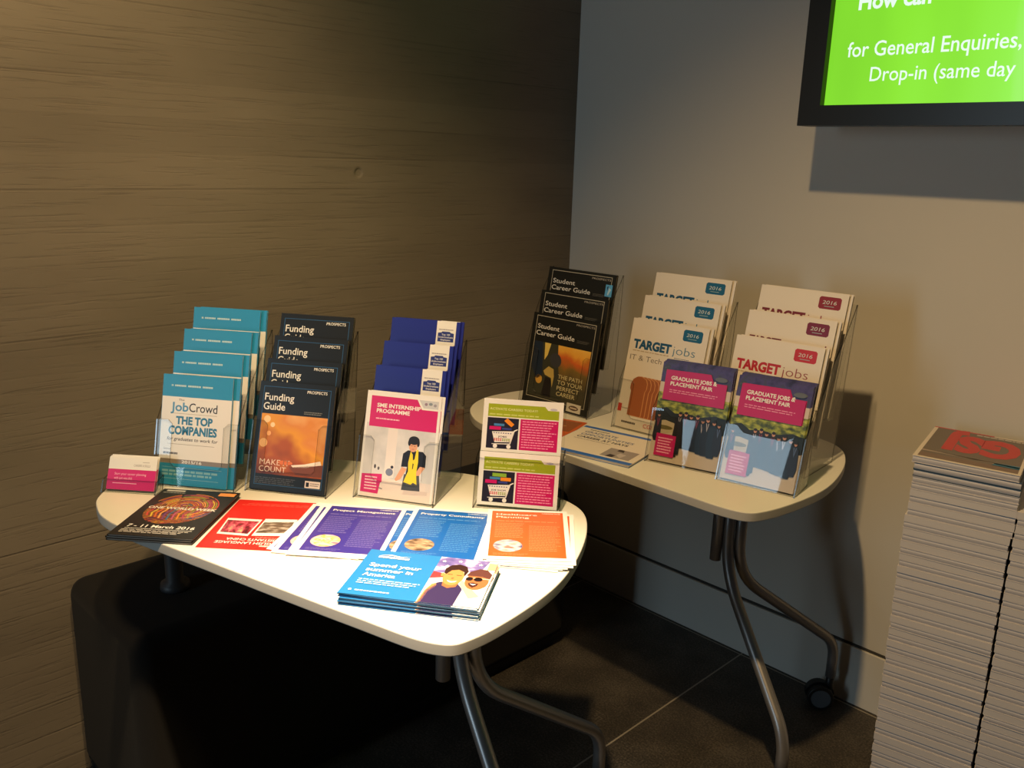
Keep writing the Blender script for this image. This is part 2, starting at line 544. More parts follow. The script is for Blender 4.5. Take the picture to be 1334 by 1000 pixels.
# skirting: board, and above it a solid strip coloured dark as the gap's shadow
bm = bmesh.new(); box(bm, 0.004, -0.010, 0.0, 4.5, 0.0, 0.158)
o = mesh_obj('baseboard_right', bm, mat('skirting_paint', rgb(216, 211, 200), 0.5)); tag(o, kind='structure'); bevel(o, 0.0012, 2)
bm = bmesh.new(); box(bm, 0.004, -0.0035, 0.158, 4.5, 0.0, 0.1645)
tag(mesh_obj('gap_shade_strip_1', bm, mat('skirting_gap_shade', rgb(60, 57, 52), 0.8)), kind='structure')

# ------------------------------------------------------------------ bench along the concrete wall
FELT = mat('charcoal_upholstery', rgb(30, 28, 26), 0.95, spec=0.1)
_b = FELT.node_tree.nodes['Principled BSDF']; _b.inputs['Sheen Weight'].default_value = 0.04
_tc = N(FELT, 'ShaderNodeTexCoord'); _n = N(FELT, 'ShaderNodeTexNoise'); _n.inputs['Scale'].default_value = 420
L(FELT, _tc.outputs['Object'], _n.inputs['Vector'])
_bp = N(FELT, 'ShaderNodeBump'); _bp.inputs['Strength'].default_value = 0.3; _bp.inputs['Distance'].default_value = 0.001
L(FELT, _n.outputs['Fac'], _bp.inputs['Height']); L(FELT, _bp.outputs[0], _b.inputs['Normal'])
bench = empty('bench', (0.19, -0.95, 0.0))
tag(bench, 'long charcoal upholstered bench standing against the concrete wall under the tables', 'bench')
bm = bmesh.new(); box(bm, -0.184, -0.605, 0.03, 0.177, 0.60, 0.475)
bevel(mesh_obj('upholstered_body', bm, FELT, bench), 0.035, 5)
bm = bmesh.new(); box(bm, -0.16, -0.57, 0.0, 0.15, 0.57, 0.03)
mesh_obj('plinth', bm, mat('black_plinth', rgb(20, 20, 20), 0.6), bench)

# ------------------------------------------------------------------ tables
LAMINATE = mat('white_laminate', rgb(236, 232, 222), 0.32, spec=0.5)
EDGE = mat('laminate_edge', rgb(188, 184, 176), 0.45)
STEEL = mat('silver_powder_coat', rgb(158, 154, 152), 0.34, metal=0.65)
DARKP = mat('black_plastic', rgb(24, 25, 27), 0.45)
GREYP = mat('grey_caster_hub', rgb(92, 98, 104), 0.5)
FRONT = [(-.06, .006), (-.018, .055), (0, .20), (-.012, .32), (-.055, .455), (-.115, .54), (-.22, .572), (-.384, .568)]
OUT_FRONT_TABLE = FRONT + [(-.628, .49), (-.83, .395), (-.93, .28), (-.925, .17), (-.888, .087), (-.835, .035), (-.73, .003), (-.449, 0), (-.20, 0)]
OUT_BACK_TABLE = FRONT + [(-.60, .565), (-.80, .515), (-.905, .40), (-.945, .24), (-.925, .13), (-.85, .045), (-.73, .003), (-.449, 0), (-.20, 0)]


def bent(points, r=0.075, n=8):
    """polyline with rounded bends"""
    P = [Vector(p) for p in points]; out = [P[0]]
    for a, b, c in zip(P, P[1:], P[2:]):
        u, v = (a - b), (c - b); k = min(r, u.length * .48, v.length * .48)
        s, e = b + u.normalized() * k, b + v.normalized() * k
        for i in range(n + 1):
            t = i / n; out.append(s * (1 - t) ** 2 + b * 2 * t * (1 - t) + e * t * t)
    out.append(P[-1]); return out


def caster(parent, x, y, heading):
    """twin wheel caster under a leg that ends at x, y"""
    ca = empty('caster', (x, y, 0)); ca.parent = parent; ca.rotation_euler = (0, 0, heading)
    bm = bmesh.new()
    for s in (-1, 1):
        tube(bm, [(-0.022, s * 0.006, 0.033), (-0.022, s * 0.0235, 0.033)], 0.033, 28)
    w = mesh_obj('wheel', bm, DARKP, ca); bevel(w, 0.003, 2)
    bm = bmesh.new()
    for s in (-1, 1):
        tube(bm, [(-0.022, s * 0.0236, 0.033), (-0.022, s * 0.0255, 0.033)], 0.0245, 24)
    mesh_obj('hub_cap', bm, GREYP, ca)
    bm = bmesh.new()
    prism(bm, [(-0.022 + 0.037 * math.cos(R(a)), 0.033 + 0.037 * math.sin(R(a))) for a in range(10, 171, 16)] + [(-0.050, 0.047), (-0.03, 0.033), (0.010, 0.033)], 'y', -0.0052, 0.0052)
    tube(bm, [(0, 0, 0.040), (0, 0, 0.095)], 0.0095, 14)
    mesh_obj('fork', bm, DARKP, ca)
    return ca


def table(origin, yaw, outline, label, legs, foot):
    """origin: front right corner of the outline's frame on the floor plan"""
    ca, sa = math.cos(R(yaw)), math.sin(R(yaw))
    t = empty('folding_table', (origin[0], origin[1], 0.0), (0, 0, R(yaw)))
    tag(t, label, 'table', 'pair of white topped tables')
    pts = [(p.x, p.y) for p in catmull([(u, v, 0) for u, v in outline], 9, True)]
    bm = bmesh.new(); prism(bm, pts, 'z', TOP - 0.019, TOP, 0, 1)
    top = mesh_obj('table_top', bm, [LAMINATE, EDGE], t); bevel(top, 0.0022, 3)
    # frame rail under the top
    def loc(p):
        dx, dy = p[0] - origin[0], p[1] - origin[1]
        return Vector((dx * ca + dy * sa, -dx * sa + dy * ca, p[2]))
    post, f_foot, b_foot = legs
    pl = loc((post[0], post[1], 0))
    side = Vector((-0.707, -0.707, 0))
    bm = bmesh.new(); box(bm, -0.80, pl.y - 0.02, TOP - 0.045, pl.x - 0.02, pl.y + 0.02, TOP - 0.0195)
    bevel(mesh_obj('frame_rail', bm, DARKP, t), 0.003, 2)
    bm = bmesh.new(); box(bm, pl.x - 0.03, pl.y - 0.11, TOP - 0.031, pl.x + 0.06, pl.y + 0.11, TOP - 0.0195)
    bevel(mesh_obj('mounting_plate', bm, STEEL, t), 0.003, 2)
    # two bent tubes: upright side by side below the top, then splayed to a front and a back caster
    for nm, s, ft in (('front', 1, f_foot), ('back', -1, b_foot)):
        e = loc(ft); base = pl + side * (0.0138 * s); base.z = 0
        top_z = TOP - 0.030
        dirv = (e - base).xy.to_3d()
        knee = base + dirv * 1.0; knee.z = ft[3]
        path = bent([base + Vector((0, 0, top_z)), base + Vector((0, 0, ft[2 + 2])), knee, Vector((e.x, e.y, 0.088))], 0.085)
        bm = bmesh.new(); tube(bm, path, 0.0132, 20)
        mesh_obj('leg', bm, STEEL, t)
        caster(t, e.x, e.y, R(38) if s < 0 else R(-60))
    # tilt release tube hanging next to the upright
    sp = pl + Vector((-0.030, -0.024, 0))
    bm = bmesh.new(); tube(bm, [(sp.x, sp.y, TOP - 0.030), (sp.x, sp.y, 0.468)], 0.0130, 18)
    mesh_obj('release_tube', bm, STEEL, t)
    # short foot at the other end that rests on the bench
    fp = loc((foot[0], foot[1], 0))
    bm = bmesh.new()
    tube(bm, [(fp.x, fp.y, TOP - 0.0195), (fp.x, fp.y, 0.494), (fp.x, fp.y, 0.489), (fp.x, fp.y, 0.479), (fp.x, fp.y, 0.4755)], [0.0175, 0.0175, 0.0285, 0.030, 0.029], 24)
    mesh_obj('support_foot', bm, mat('dark_grey_foot', rgb(46, 46, 48), 0.5), t)
    return t


table((1.097, -1.399), 14.0, OUT_FRONT_TABLE, 'white rounded table nearest the camera, brightly lit, crowded with leaflets and holders',
      ((.835, -1.165), (1.09, -1.235, 0, .21, .50), (.860, -.800, 0, .19, .455)), (.205, -1.404))
table((1.116, -.693), 0.0, OUT_BACK_TABLE, 'white rounded table in the dimmer corner by the painted wall and magazine stacks',
      ((.893, -.392), (1.130, -.520, 0, .185, .445), (1.022, -.068, 0, .185, .432)), (.290, -.430))

# ------------------------------------------------------------------ wall screen
tv = empty('wall_screen', (-0.055 + 0.88, -0.18, 1.443))
tag(tv, 'large black framed screen on the painted wall with a glowing green notice', 'screen')
TVW, TVH, TVB, TVBB = 1.14, 0.70, 0.050, 0.043
bm = bmesh.new()
box(bm, 0, 0, 0, TVW, 0.055, TVBB); box(bm, 0, 0, TVH - TVB, TVW, 0.055, TVH)
box(bm, 0, 0, TVBB, TVB, 0.055, TVH - TVB); box(bm, TVW - TVB, 0, TVBB, TVW, 0.055, TVH - TVB)
box(bm, TVB, 0.02, TVBB, TVW - TVB, 0.055, TVH - TVB)
o = mesh_obj('bezel', bm, mat('screen_bezel', rgb(16, 18, 18), 0.35), tv)
bm = bmesh.new(); box(bm, 0.3, 0.0555, 0.15, 0.84, 0.179, 0.55)
mesh_obj('wall_bracket', bm, DARKP, tv)


def glow(name, c, s=1.0):
    m = bpy.data.materials.new(name); m.use_nodes = True
    b = m.node_tree.nodes['Principled BSDF']
    b.inputs['Base Color'].default_value = (0.01, 0.01, 0.01, 1); b.inputs['Roughness'].default_value = 0.25
    b.inputs['Emission Color'].default_value = c; b.inputs['Emission Strength'].default_value = s
    return m


def glow_slide():
    m = glow('screen_green', (0, 0, 0, 1), 1.0)
    b = m.node_tree.nodes['Principled BSDF']
    tc = N(m, 'ShaderNodeTexCoord'); sep = N(m, 'ShaderNodeSeparateXYZ'); L(m, tc.outputs['UV'], sep.inputs[0])
    mp = N(m, 'ShaderNodeMapping'); mp.inputs['Scale'].default_value = (7, 1.1, 1); mp.inputs['Rotation'].default_value = (0, 0, R(8)); L(m, tc.outputs['UV'], mp.inputs['Vector'])
    n = N(m, 'ShaderNodeTexNoise'); n.inputs['Scale'].default_value = 1.3; n.inputs['Detail'].default_value = 1; L(m, mp.outputs[0], n.inputs['Vector'])
    a = N(m, 'ShaderNodeMath', operation='MULTIPLY_ADD'); a.inputs[1].default_value = 0.55; a.inputs[2].default_value = -0.02; L(m, sep.outputs['X'], a.inputs[0])
    s = N(m, 'ShaderNodeMath', operation='MULTIPLY_ADD'); s.inputs[1].default_value = 0.55; L(m, n.outputs['Fac'], s.inputs[0]); L(m, a.outputs[0], s.inputs[2])
    r = ramp(m, [(0.15, rgb(126, 214, 44)), (0.36, rgb(140, 232, 50)), (0.50, rgb(146, 240, 62)), (0.62, rgb(186, 248, 150)), (0.85, rgb(150, 236, 80))]); L(m, s.outputs[0], r.inputs['Fac'])
    L(m, r.outputs[0], b.inputs['Emission Color'])
    return m


sw, sh = TVW - 2 * TVB, TVH - TVB - TVBB
p = Print(sw, sh)
p.rect(0, 0, 1, 1, glow_slide(), 0)
WG = glow('screen_white', rgb(236, 252, 240), 1.0)
X = lambda x: (x - (-0.971)) / sw
Z = lambda z: (z - 1.486) / sh
p.up(2)
p.text('for General Enquiries,', X(-0.931), Z(1.5855), X(-0.588), 0.0300 / sh, WG, 0.008)
p.text('Drop-in (same day', X(-0.875), Z(1.5345), X(-0.592), 0.0290 / sh, WG, 0.004)
p.text('How can', X(-0.918), Z(1.6800), X(-0.768), 0.0320 / sh, WG, 0.03)
me = p.mesh('display_panel')
o = link(bpy.data.objects.new('display_panel', me), tv); o.location = (TVB, 0.0195, TVBB)

# ------------------------------------------------------------------ leaflet holders
def holder(name, loc, yaw, tilt, w, n, b, dz, tb, lip, label, side_top=0.0, card=False, cat='leaflet holder', u_low=0.30, foot_back=0.026, stop_top=None):
    """clear acrylic holder: local x across, y back, z up; n pockets each b behind and dz above the one before"""
    t = R(tilt); st, ct = math.sin(t), math.cos(t)
    h = empty(name, loc, (0, 0, R(yaw)))
    tag(h, label, cat, 'clear acrylic holders on the tables')
    m, k = 0.0040, 0.0024                       # gap beside the booklets, sheet thickness
    def P(y0, z0, s): return (y0 + s * st, z0 + s * ct)
    mats = [ACRYLIC, ACRYLIC_EDGE]
    yb = (n - 1) * b + tb + foot_back
    # side panels
    last = P((n - 1) * b + tb + 0.006, (n - 1) * dz, lip + side_top)
    prof = [(-0.0075, 0.0)]
    for i in range(n):
        prof.append(P(i * b - 0.0065, i * dz, lip if i == 0 else lip + 0.4 * side_top))
    prof += [last, (max(last[0], yb) , last[1]), (yb, 0.0)]
    for x0 in (-m - k, w + m):
        bm = bmesh.new(); prism(bm, prof, 'x', x0, x0 + k, 0, 1)
        mesh_obj('side_panel', bm, mats, h)
    # floor of the holder and back panel
    bm = bmesh.new(); box(bm, -m, -0.0055, 0.0, w + m, yb - 0.0005, 0.0022)
    mesh_obj('base_panel', bm, mats, h)
    bm = bmesh.new(); y1 = (n - 1) * b + tb + 0.0022; z1 = (n - 1) * dz
    s1 = (lip + side_top) * (1.0 if stop_top is None else stop_top)
    q = [P(y1, z1, 0.0), P(y1, z1, s1), P(y1 + k, z1, s1), P(y1 + k, z1, 0.0)]
    prism(bm, q, 'x', -m, w + m, 1, 0)
    mesh_obj('back_panel', bm, mats, h)
    # pocket fronts: U-shaped sheets with tall tabs at the sides
    for i in range(n):
        y0, z0 = i * b - 0.0040, i * dz + (0.0 if i else 0.0004)
        bm = bmesh.new()
        if card:
            shp = [(-m, 0), (w + m, 0), (w + m, lip), (-m, lip)]
        else:
            a, lo = 0.16 * w, lip * u_low
            r = 0.008
            shp = [(-m, 0), (w + m, 0), (w + m, lip), (w - a + r, lip), (w - a, lip - r), (w - a, lo + r), (w - a - r, lo), (a + r, lo), (a, lo + r), (a, lip - r), (a - r, lip), (-m, lip)]
        va = [bm.verts.new((x, *P(y0, z0, s))) for x, s in shp]
        vb = [bm.verts.new((x, *P(y0 + k * 0.8, z0, s))) for x, s in shp]
        bm.faces.new(va); bm.faces.new(vb[::-1])
        for j in range(len(shp)):
            f = bm.faces.new((va[j], vb[j], vb[(j + 1) % len(shp)], va[(j + 1) % len(shp)])); f.material_index = 1
        bmesh.ops.recalc_face_normals(bm, faces=bm.faces[:])
        mesh_obj('pocket_front', bm, mats, h)
    # stepped dividers: the shelf each further pocket stands on
    for i in range(1, n):
        bm = bmesh.new(); y0, z0 = i * b, i * dz
        box(bm, -m, y0 - 0.003, z0 - 0.0005, w + m, y0 + tb + 0.002, z0 + 0.0014)
        mesh_obj('pocket_shelf', bm, mats, h)
    return h


def slot(loc, yaw, tilt, b, dz, i, back=0.0, dx=0.0, raise_=0.0016, dtilt=0.0):
    """world position and rotation of a booklet in pocket i of a holder; back = distance behind the pocket front, dx = shift right"""
    y = R(yaw); t = R(tilt + dtilt)
    ly = i * b + back / math.cos(t); lz = i * dz + raise_ + (0.0013 if i == 0 else 0.0)
    return (loc[0] + dx * math.cos(y) - ly * math.sin(y), loc[1] + dx * math.sin(y) + ly * math.cos(y), loc[2] + lz), (-t, 0, y)


# ------------------------------------------------------------------ printed covers
TEALB = ink(38, 146, 196); TEALD = ink(32, 122, 166)
def cover_companies(w, h):
    p = Print(w, h)
    p.rect(0, .80, 1, 1, TEALB); p.rect(0, .235, 1, .80, WHITE); p.rect(0, .195, 1, .235, ink(138, 128, 116)); p.rect(0, 0, 1, .195, TEALB); p.up()
    g = random.Random(3); x = .12
    pale = ink(196, 224, 228)
    for wl in (.03, .17, .19, .15):
        p.small(x, .893, x + wl, .909, 1, pale, int(wl * 900), 1.0); x += wl + .02
    p.text('The', .24, .765, .32, .018, BLACK)
    p.text('Job', .13, .672, .385, .078, ink(74, 148, 196), .02); p.text('Crowd', .395, .672, .80, .078, ink(30, 30, 34), .006)
    p.rect(.13, .648, .80, .651, ink(150, 140, 130))
    p.text('THE TOP', .215, .555, .745, .068, TEALD, .045); p.text('COMPANIES', .115, .462, .815, .072, TEALD, .045)
    p.text('for graduates to work for', .10, .405, .83, .030, ink(52, 48, 46), .012, .22)
    p.rect(.11, .37, .79, .373, ink(130, 122, 112))
    p.small(.06, .315, .17, .332, 1, ink(150, 140, 132), 5); p.small(.06, .275, .27, .298, 1, ink(96, 90, 86), 8, .8)
    p.text('2015/16', .335, .202, .625, .026, WHITE, .02)
    lt = ink(140, 196, 214)
    p.rect(.06, .158, .92, .162, lt); p.small(.06, .08, .88, .142, 2, lt, 12, .6); p.rect(.06, .056, .88, .060, lt)
    return p


FRAMEB = ink(44, 88, 132)
def cover_funding(w, h):
    p = Print(w, h)
    p.rect(0, 0, 1, 1, BLACK, 0.5)
    bok = noise_ink('autumn_picture', [(0.0, rgb(96, 42, 20)), (.22, rgb(176, 88, 30)), (.40, rgb(232, 160, 40)), (.55, rgb(224, 142, 62)), (.75, rgb(244, 196, 130)), (1, rgb(252, 236, 206))], 2.6, (1, 1, 1), 2.0, (.28, .62, -.52, .75))
    p.frame(.05, .045, .95, .955, .008, FRAMEB)
    p.rect(.06, .145, .94, .70, bok); p.up()
    for cx, cy, r, c in ((.14, .65, .045, (250, 214, 158)), (.22, .60, .03, (250, 222, 176)), (.12, .43, .055, (244, 190, 120)), (.18, .52, .03, (240, 178, 110))):
        p.ell(cx, cy, r, r * w / h, ink(*c))
    p.poly([(.52, .245), (.70, .265), (.90, .305), (.92, .27), (.72, .235), (.55, .225)], ink(250, 238, 224))
    p.poly([(.50, .225), (.94, .27), (.94, .16), (.60, .16)], ink(120, 66, 40)); p.up()
    p.ell(.44, .262, .10, .02, ink(226, 120, 60))
    p.text('Funding', .075, .825, .47, .066, WHITE, .012); p.text('Guide', .07, .738, .36, .066, WHITE, .012)
    p.text('PROSPECTS', .635, .912, .90, .026, WHITE, .012)
    p.small(.62, .715, .86, .748, 2, ink(128, 128, 122), 4)
    p.text('MAKE IT', .10, .232, .50, .052, ink(248, 226, 204), -.004); p.text('COUNT', .10, .168, .46, .052, ink(248, 226, 204), -.004)
    p.small(.06, .055, .62, .12, 4, ink(86, 86, 88), 9)
    p.rect(.73, .055, .93, .118, ink(238, 226, 220)); p.up()
    p.rect(.745, .065, .785, .105, BLACK); p.small(.80, .07, .92, .105, 2, ink(120, 110, 110), 3)
    return p


def cover_blue(w, h):
    p = Print(w, h)
    B = ink(25, 36, 138)
    p.rect(0, 0, 1, 1, B); p.up()
    p.poly([(.665, 1), (.665, .72), (.80, .742), (.945, .715), (.945, 1)], WHITE); p.up()
    p.poly([(.69, .885), (.74, .89), (.75, .90), (.86, .90), (.87, .89), (.92, .885), (.92, .80), (.69, .80)], ink(38, 52, 128)); p.up()
    p.small(.70, .912, .92, .925, 1, ink(170, 164, 170), 2, .8)
    p.text('Top 100', .745, .862, .865, .016, WHITE, .02); p.text('Undergraduate', .70, .838, .91, .015, WHITE, .02); p.text('Employers', .735, .812, .875, .015, WHITE, .02)
    return p


def cover_internship(w, h):
    p = Print(w, h)
    p.rect(0, 0, 1, 1, WHITE, .5)
    wallp = noise_ink('studio_picture', [(.3, rgb(196, 198, 200)), (.6, rgb(226, 224, 224)), (.8, rgb(240, 238, 236))], 3, (1, 1, 1), 3)
    p.rect(.03, .0, .97, .70, wallp); p.up()
    PK = ink(212, 28, 110)
    p.poly([(.06, .665), (.06, .955), (.68, .955), (.75, .865), (.965, .865), (.965, .665)], PK)
    p.rect(.33, .20, .46, .665, ink(234, 226, 222)); p.rect(.90, .10, .96, .62, ink(214, 212, 214))
    p.rect(.03, .0, .97, .185, ink(238, 222, 216))
    p.poly([(.705, .955), (.77, .882), (.965, .882), (.965, .955)], ink(206, 208, 212)); p.up()
    p.ell(.80, .92, .02, .014, ink(150, 130, 150)); p.ell(.86, .925, .025, .014, ink(132, 146, 160)); p.ell(.92, .915, .02, .014, ink(160, 156, 170))
    p.text('SME INTERNSHIP', .145, .852, .735, .036, WHITE, .03); p.text('PROGRAMME', .145, .800, .595, .036, WHITE, .03)
    p.small(.145, .735, .48, .752, 1, ink(246, 190, 210), 2, .7)
    # woman in black top and yellow scarf leaning over a table
    SK, HAIR, BLK, YEL, GRY = ink(224, 164, 128), ink(34, 28, 28), ink(26, 26, 32), ink(240, 214, 40), ink(76, 78, 84)
    p.poly([(.58, .10), (.60, .25), (.80, .26), (.83, .10)], GRY)
    p.poly([(.56, .44), (.62, .475), (.82, .475), (.87, .44), (.87, .33), (.80, .32), (.80, .24), (.62, .25), (.63, .32), (.55, .315)], BLK); p.up()
    p.ell(.685, .515, .055, .052, SK)
    p.poly([(.56, .315), (.63, .30), (.56, .20), (.50, .175), (.48, .19)], SK); p.poly([(.87, .33), (.80, .335), (.76, .285), (.66, .26), (.66, .235), (.80, .25)], SK); p.up()
    p.ell(.69, .572, .072, .040, HAIR); p.ell(.632, .548, .020, .030, HAIR); p.ell(.75, .548, .018, .032, HAIR)
    p.poly([(.66, .47), (.64, .36), (.65, .28), (.60, .175), (.70, .16), (.73, .18), (.78, .165), (.76, .27), (.77, .38), (.76, .49), (.735, .49), (.72, .40), (.70, .385), (.69, .44)], YEL); p.up()
    p.rect(.655, .519, .675, .523, HAIR); p.rect(.695, .517, .715, .521, HAIR); p.rect(.67, .488, .70, .492, ink(170, 80, 76)); p.poly([(.70, .36), (.715, .355), (.71, .31), (.70, .30)], BLK)
    p.ell(.40, .25, .05, .035, ink(122, 132, 156)); p.ell(.43, .30, .02, .014, ink(40, 44, 60)); p.ell(.20, .29, .014, .02, ink(66, 60, 66)); p.ell(.25, .275, .014, .016, ink(96, 90, 94))
    p.poly([(.60, .06), (.93, .075), (.93, .11), (.62, .10)], ink(222, 204, 200)); p.poly([(.20, .11), (.33, .09), (.32, .08)], ink(120, 120, 120))
    p.poly([(.03, .04), (.03, .21), (.305, .225), (.31, .15), (.29, .14), (.27, .035)], PK); p.up()
    p.small(.08, .06, .25, .20, 5, ink(250, 206, 220), 6)
    return p


def cover_cart(w, h, popped):
    p = Print(w, h)
    G, DK, M2 = ink(160, 176, 36), ink(34, 32, 52), ink(204, 20, 108)
    p.rect(0, 0, 1, 1, WHITE, .5)
    p.poly([(.06, .66), (.06, .90), (.77, .90), (.81, .83), (.95, .83), (.95, .66)], G)
    p.rect(.06, .06, .455, .64, DK); p.rect(.475, .06, .95, .64, M2); p.up()
    p.text('ACTIVATE CAREERS TODAY!', .08, .785, .68, .042, ink(224, 232, 160), .02)
    p.small(.08, .69, .72, .72, 1, ink(206, 218, 120), 5, .8)
    p.ell(.88, .855, .045, .022, ink(196, 196, 216))
    # shopping cart full of tiles
    p.poly([(.125, .375), (.40, .40), (.355, .19), (.165, .175)], WHITE)
    p.poly([(.395, .40), (.405, .42), (.445, .445), (.45, .43), (.41, .395), (.365, .15), (.13, .135), (.13, .148), (.355, .165)], WHITE)
    for cx in (.175, .345): p.ell(cx, .105, .027, .04, WHITE)
    p.rect(.09, .43 - .02, .235, .475, M2); p.rect(.25, .42, .37, .455, ink(60, 70, 150)); p.rect(.145, .485, .275, .53, ink(72, 136, 196))
    if popped: p.poly([(.27, .585), (.31, .64), (.40, .53), (.365, .475)], ink(240, 144, 40))
    else:
        p.rect(.28, .465, .41, .53, ink(240, 144, 40)); p.rect(.175, .54, .35, .605, ink(140, 184, 60))
    p.up()
    for i in range(8):
        for j in range(2):
            p.rect(.155 + i * .026, .205 + j * .028, .173 + i * .026, .226 + j * .028, ink(206, 62, 80) if i < 4 else ink(140, 160, 60))
        p.rect(.145 + i * .03, .345, .160 + i * .03, .362, NAVY)
    p.text('JOBS' if popped else 'JOB SHOP!', .205 if popped else .17, .272, .315 if popped else .355, .030, ink(70, 60, 84), .02)
    p.small(.50, .09, .93, .62, 11, ink(244, 150, 190), 3 if popped else 8, .42)
    return p


def cover_card(w, h):
    p = Print(w, h)
    p.rect(0, 0, 1, .64, ink(212, 20, 112)); p.rect(0, .64, 1, 1, WHITE); p.up()
    p.text('CAREERS & SKILLS', .52, .74, .86, .07, ink(170, 164, 164), .01); p.rect(.70, .87, .84, .89, ink(190, 184, 184))
    p.text('Start your career planning', .14, .46, .80, .075, ink(250, 190, 214)); p.text('with just one click', .14, .33, .52, .075, ink(250, 190, 214))
    p.rect(.12, .19, .62, .215, ink(248, 170, 204))
    return p


FRAMEW = ink(190, 184, 168)
def cover_student(w, h):
    p = Print(w, h)
    p.rect(0, 0, 1, 1, ink(24, 25, 22), .5)
    p.frame(.055, .07, .945, .975, .007, FRAMEW)
    sky = noise_ink('sunset_picture', [(0, rgb(70, 66, 46)), (.22, rgb(128, 104, 50)), (.34, rgb(216, 104, 44)), (.46, rgb(244, 178, 66)), (.75, rgb(250, 224, 120))], 4, (1, 1, 1), 3, (.1, 1.25, -.62, .35))
    p.rect(.075, .09, .925, .69, sky); p.up()
    DKB, DK2, LT = ink(30, 44, 66), ink(58, 60, 48), ink(240, 212, 110)
    p.poly([(.075, .69), (.075, .10), (.60, .10), (.56, .30), (.50, .40), (.46, .55), (.44, .69)], DK2); p.up()
    p.poly([(.075, .69), (.075, .40), (.18, .28), (.26, .32), (.235, .50), (.20, .69)], DKB)
    p.poly([(.235, .69), (.33, .69), (.30, .56), (.26, .50)], LT)
    p.ell(.43, .52, .09, .075, ink(60, 62, 70), rot=-20); p.poly([(.27, .38), (.34, .44), (.42, .42), (.44, .34), (.43, .22), (.40, .32), (.30, .34)], ink(196, 172, 96))
    p.ell(.215, .28, .05, .05, ink(206, 160, 70)); p.poly([(.28, .10), (.31, .32), (.40, .31), (.43, .10)], ink(28, 24, 26)); p.up()
    T = ink(214, 206, 160)
    for i, s in enumerate(('THE PATH', 'TO YOUR', 'PERFECT', 'CAREER')):
        p.text(s, .50 + .004 * i, .335 - i * .062, (.86, .88, .84, .79)[i], .044, T, .0)
    p.text('Student', .085, .835, .42, .050, WHITE, .006); p.text('Career Guide', .075, .762, .66, .050, WHITE, .006)
    p.text('PROSPECTS', .66, .932, .93, .020, ink(176, 170, 160), .01)
    p.small(.70, .752, .88, .785, 3, ink(96, 94, 88), 4)
    p.rect(.69, .012, .90, .105, ink(226, 220, 208)); p.up(); p.ell(.795, .058, .07, .026, ink(92, 66, 52)); p.up(); p.rect(.745, .05, .845, .066, ink(220, 204, 190))
    return p


def cover_target(w, h, c_word, c_tab, word='jobs', full=True, c2=None):
    p = Print(w, h)
    p.rect(0, 0, 1, 1, CREAM, .5)
    def tabshape(x0, y0, x1, y1, m):
        r = .018
        p.poly([(x0 + r, y0), (x1 - r, y0), (x1, y0 + r * .7), (x1, y1 - r * .7), (x1 - r, y1), (x0 + r, y1), (x0, y1 - r * .7), (x0, y0 + r * .7)], m)
    tabshape(.685, .865, .93, .965, c_tab); p.up()
    p.text('2016', .725, .905, .88, .030, ink(214, 220, 214), .0, .2); p.rect(.75, .885, .86, .890, ink(160, 180, 180))
    if word == 'jobs':
        p.text('TARGET', .055, .735, .565, .075, c_word, .05); p.text('jobs', .585, .735, .875, .075, c2 or c_word, -.012)
    else:
        p.text('TARGET', .055, .735, .43, .058, c_word, .05); p.text(word, .45, .735, .935, .062, c2 or c_word, .012)
    p.small(.06, .705, .55, .716, 1, ink(190, 170, 140), 3, .8); p.small(.62, .700, .82, .706, 1, c_word, 6, .8)
    if full:
        p.text('IT & Tech', .04, .625, .47, .048, ink(112, 104, 96), -.004)
        # four slices of toast standing one behind the other
        for k in range(5, -1, -1):
            dx = .052 * k
            q = [(.205, .115), (.52, .115), (.53, .13), (.53, .34), (.56, .37), (.56, .42), (.52, .455), (.40, .475), (.30, .47), (.22, .445), (.175, .40), (.175, .36), (.205, .335)]
            for grow, s in ((.008, ink(206, 142, 92)), (-.004, ink(162, 94, 56))):
                p.poly([(.125 + (x - .175) * .56 + dx + grow, y + .01 + (grow if y > .3 else -grow) * .4) for x, y in q], s); p.up()
        p.rect(.0, .145, .05, .215, ink(198, 64, 52)); p.rect(.05, .178, .2, .181, ink(150, 120, 96))
        p.small(.08, .048, .28, .066, 1, ink(100, 92, 86), 5, .9); p.text('CGI', .385, .04, .50, .036, ink(208, 66, 56), .0); p.small(.62, .048, .76, .066, 1, ink(100, 92, 86), 9, .9)
    return p


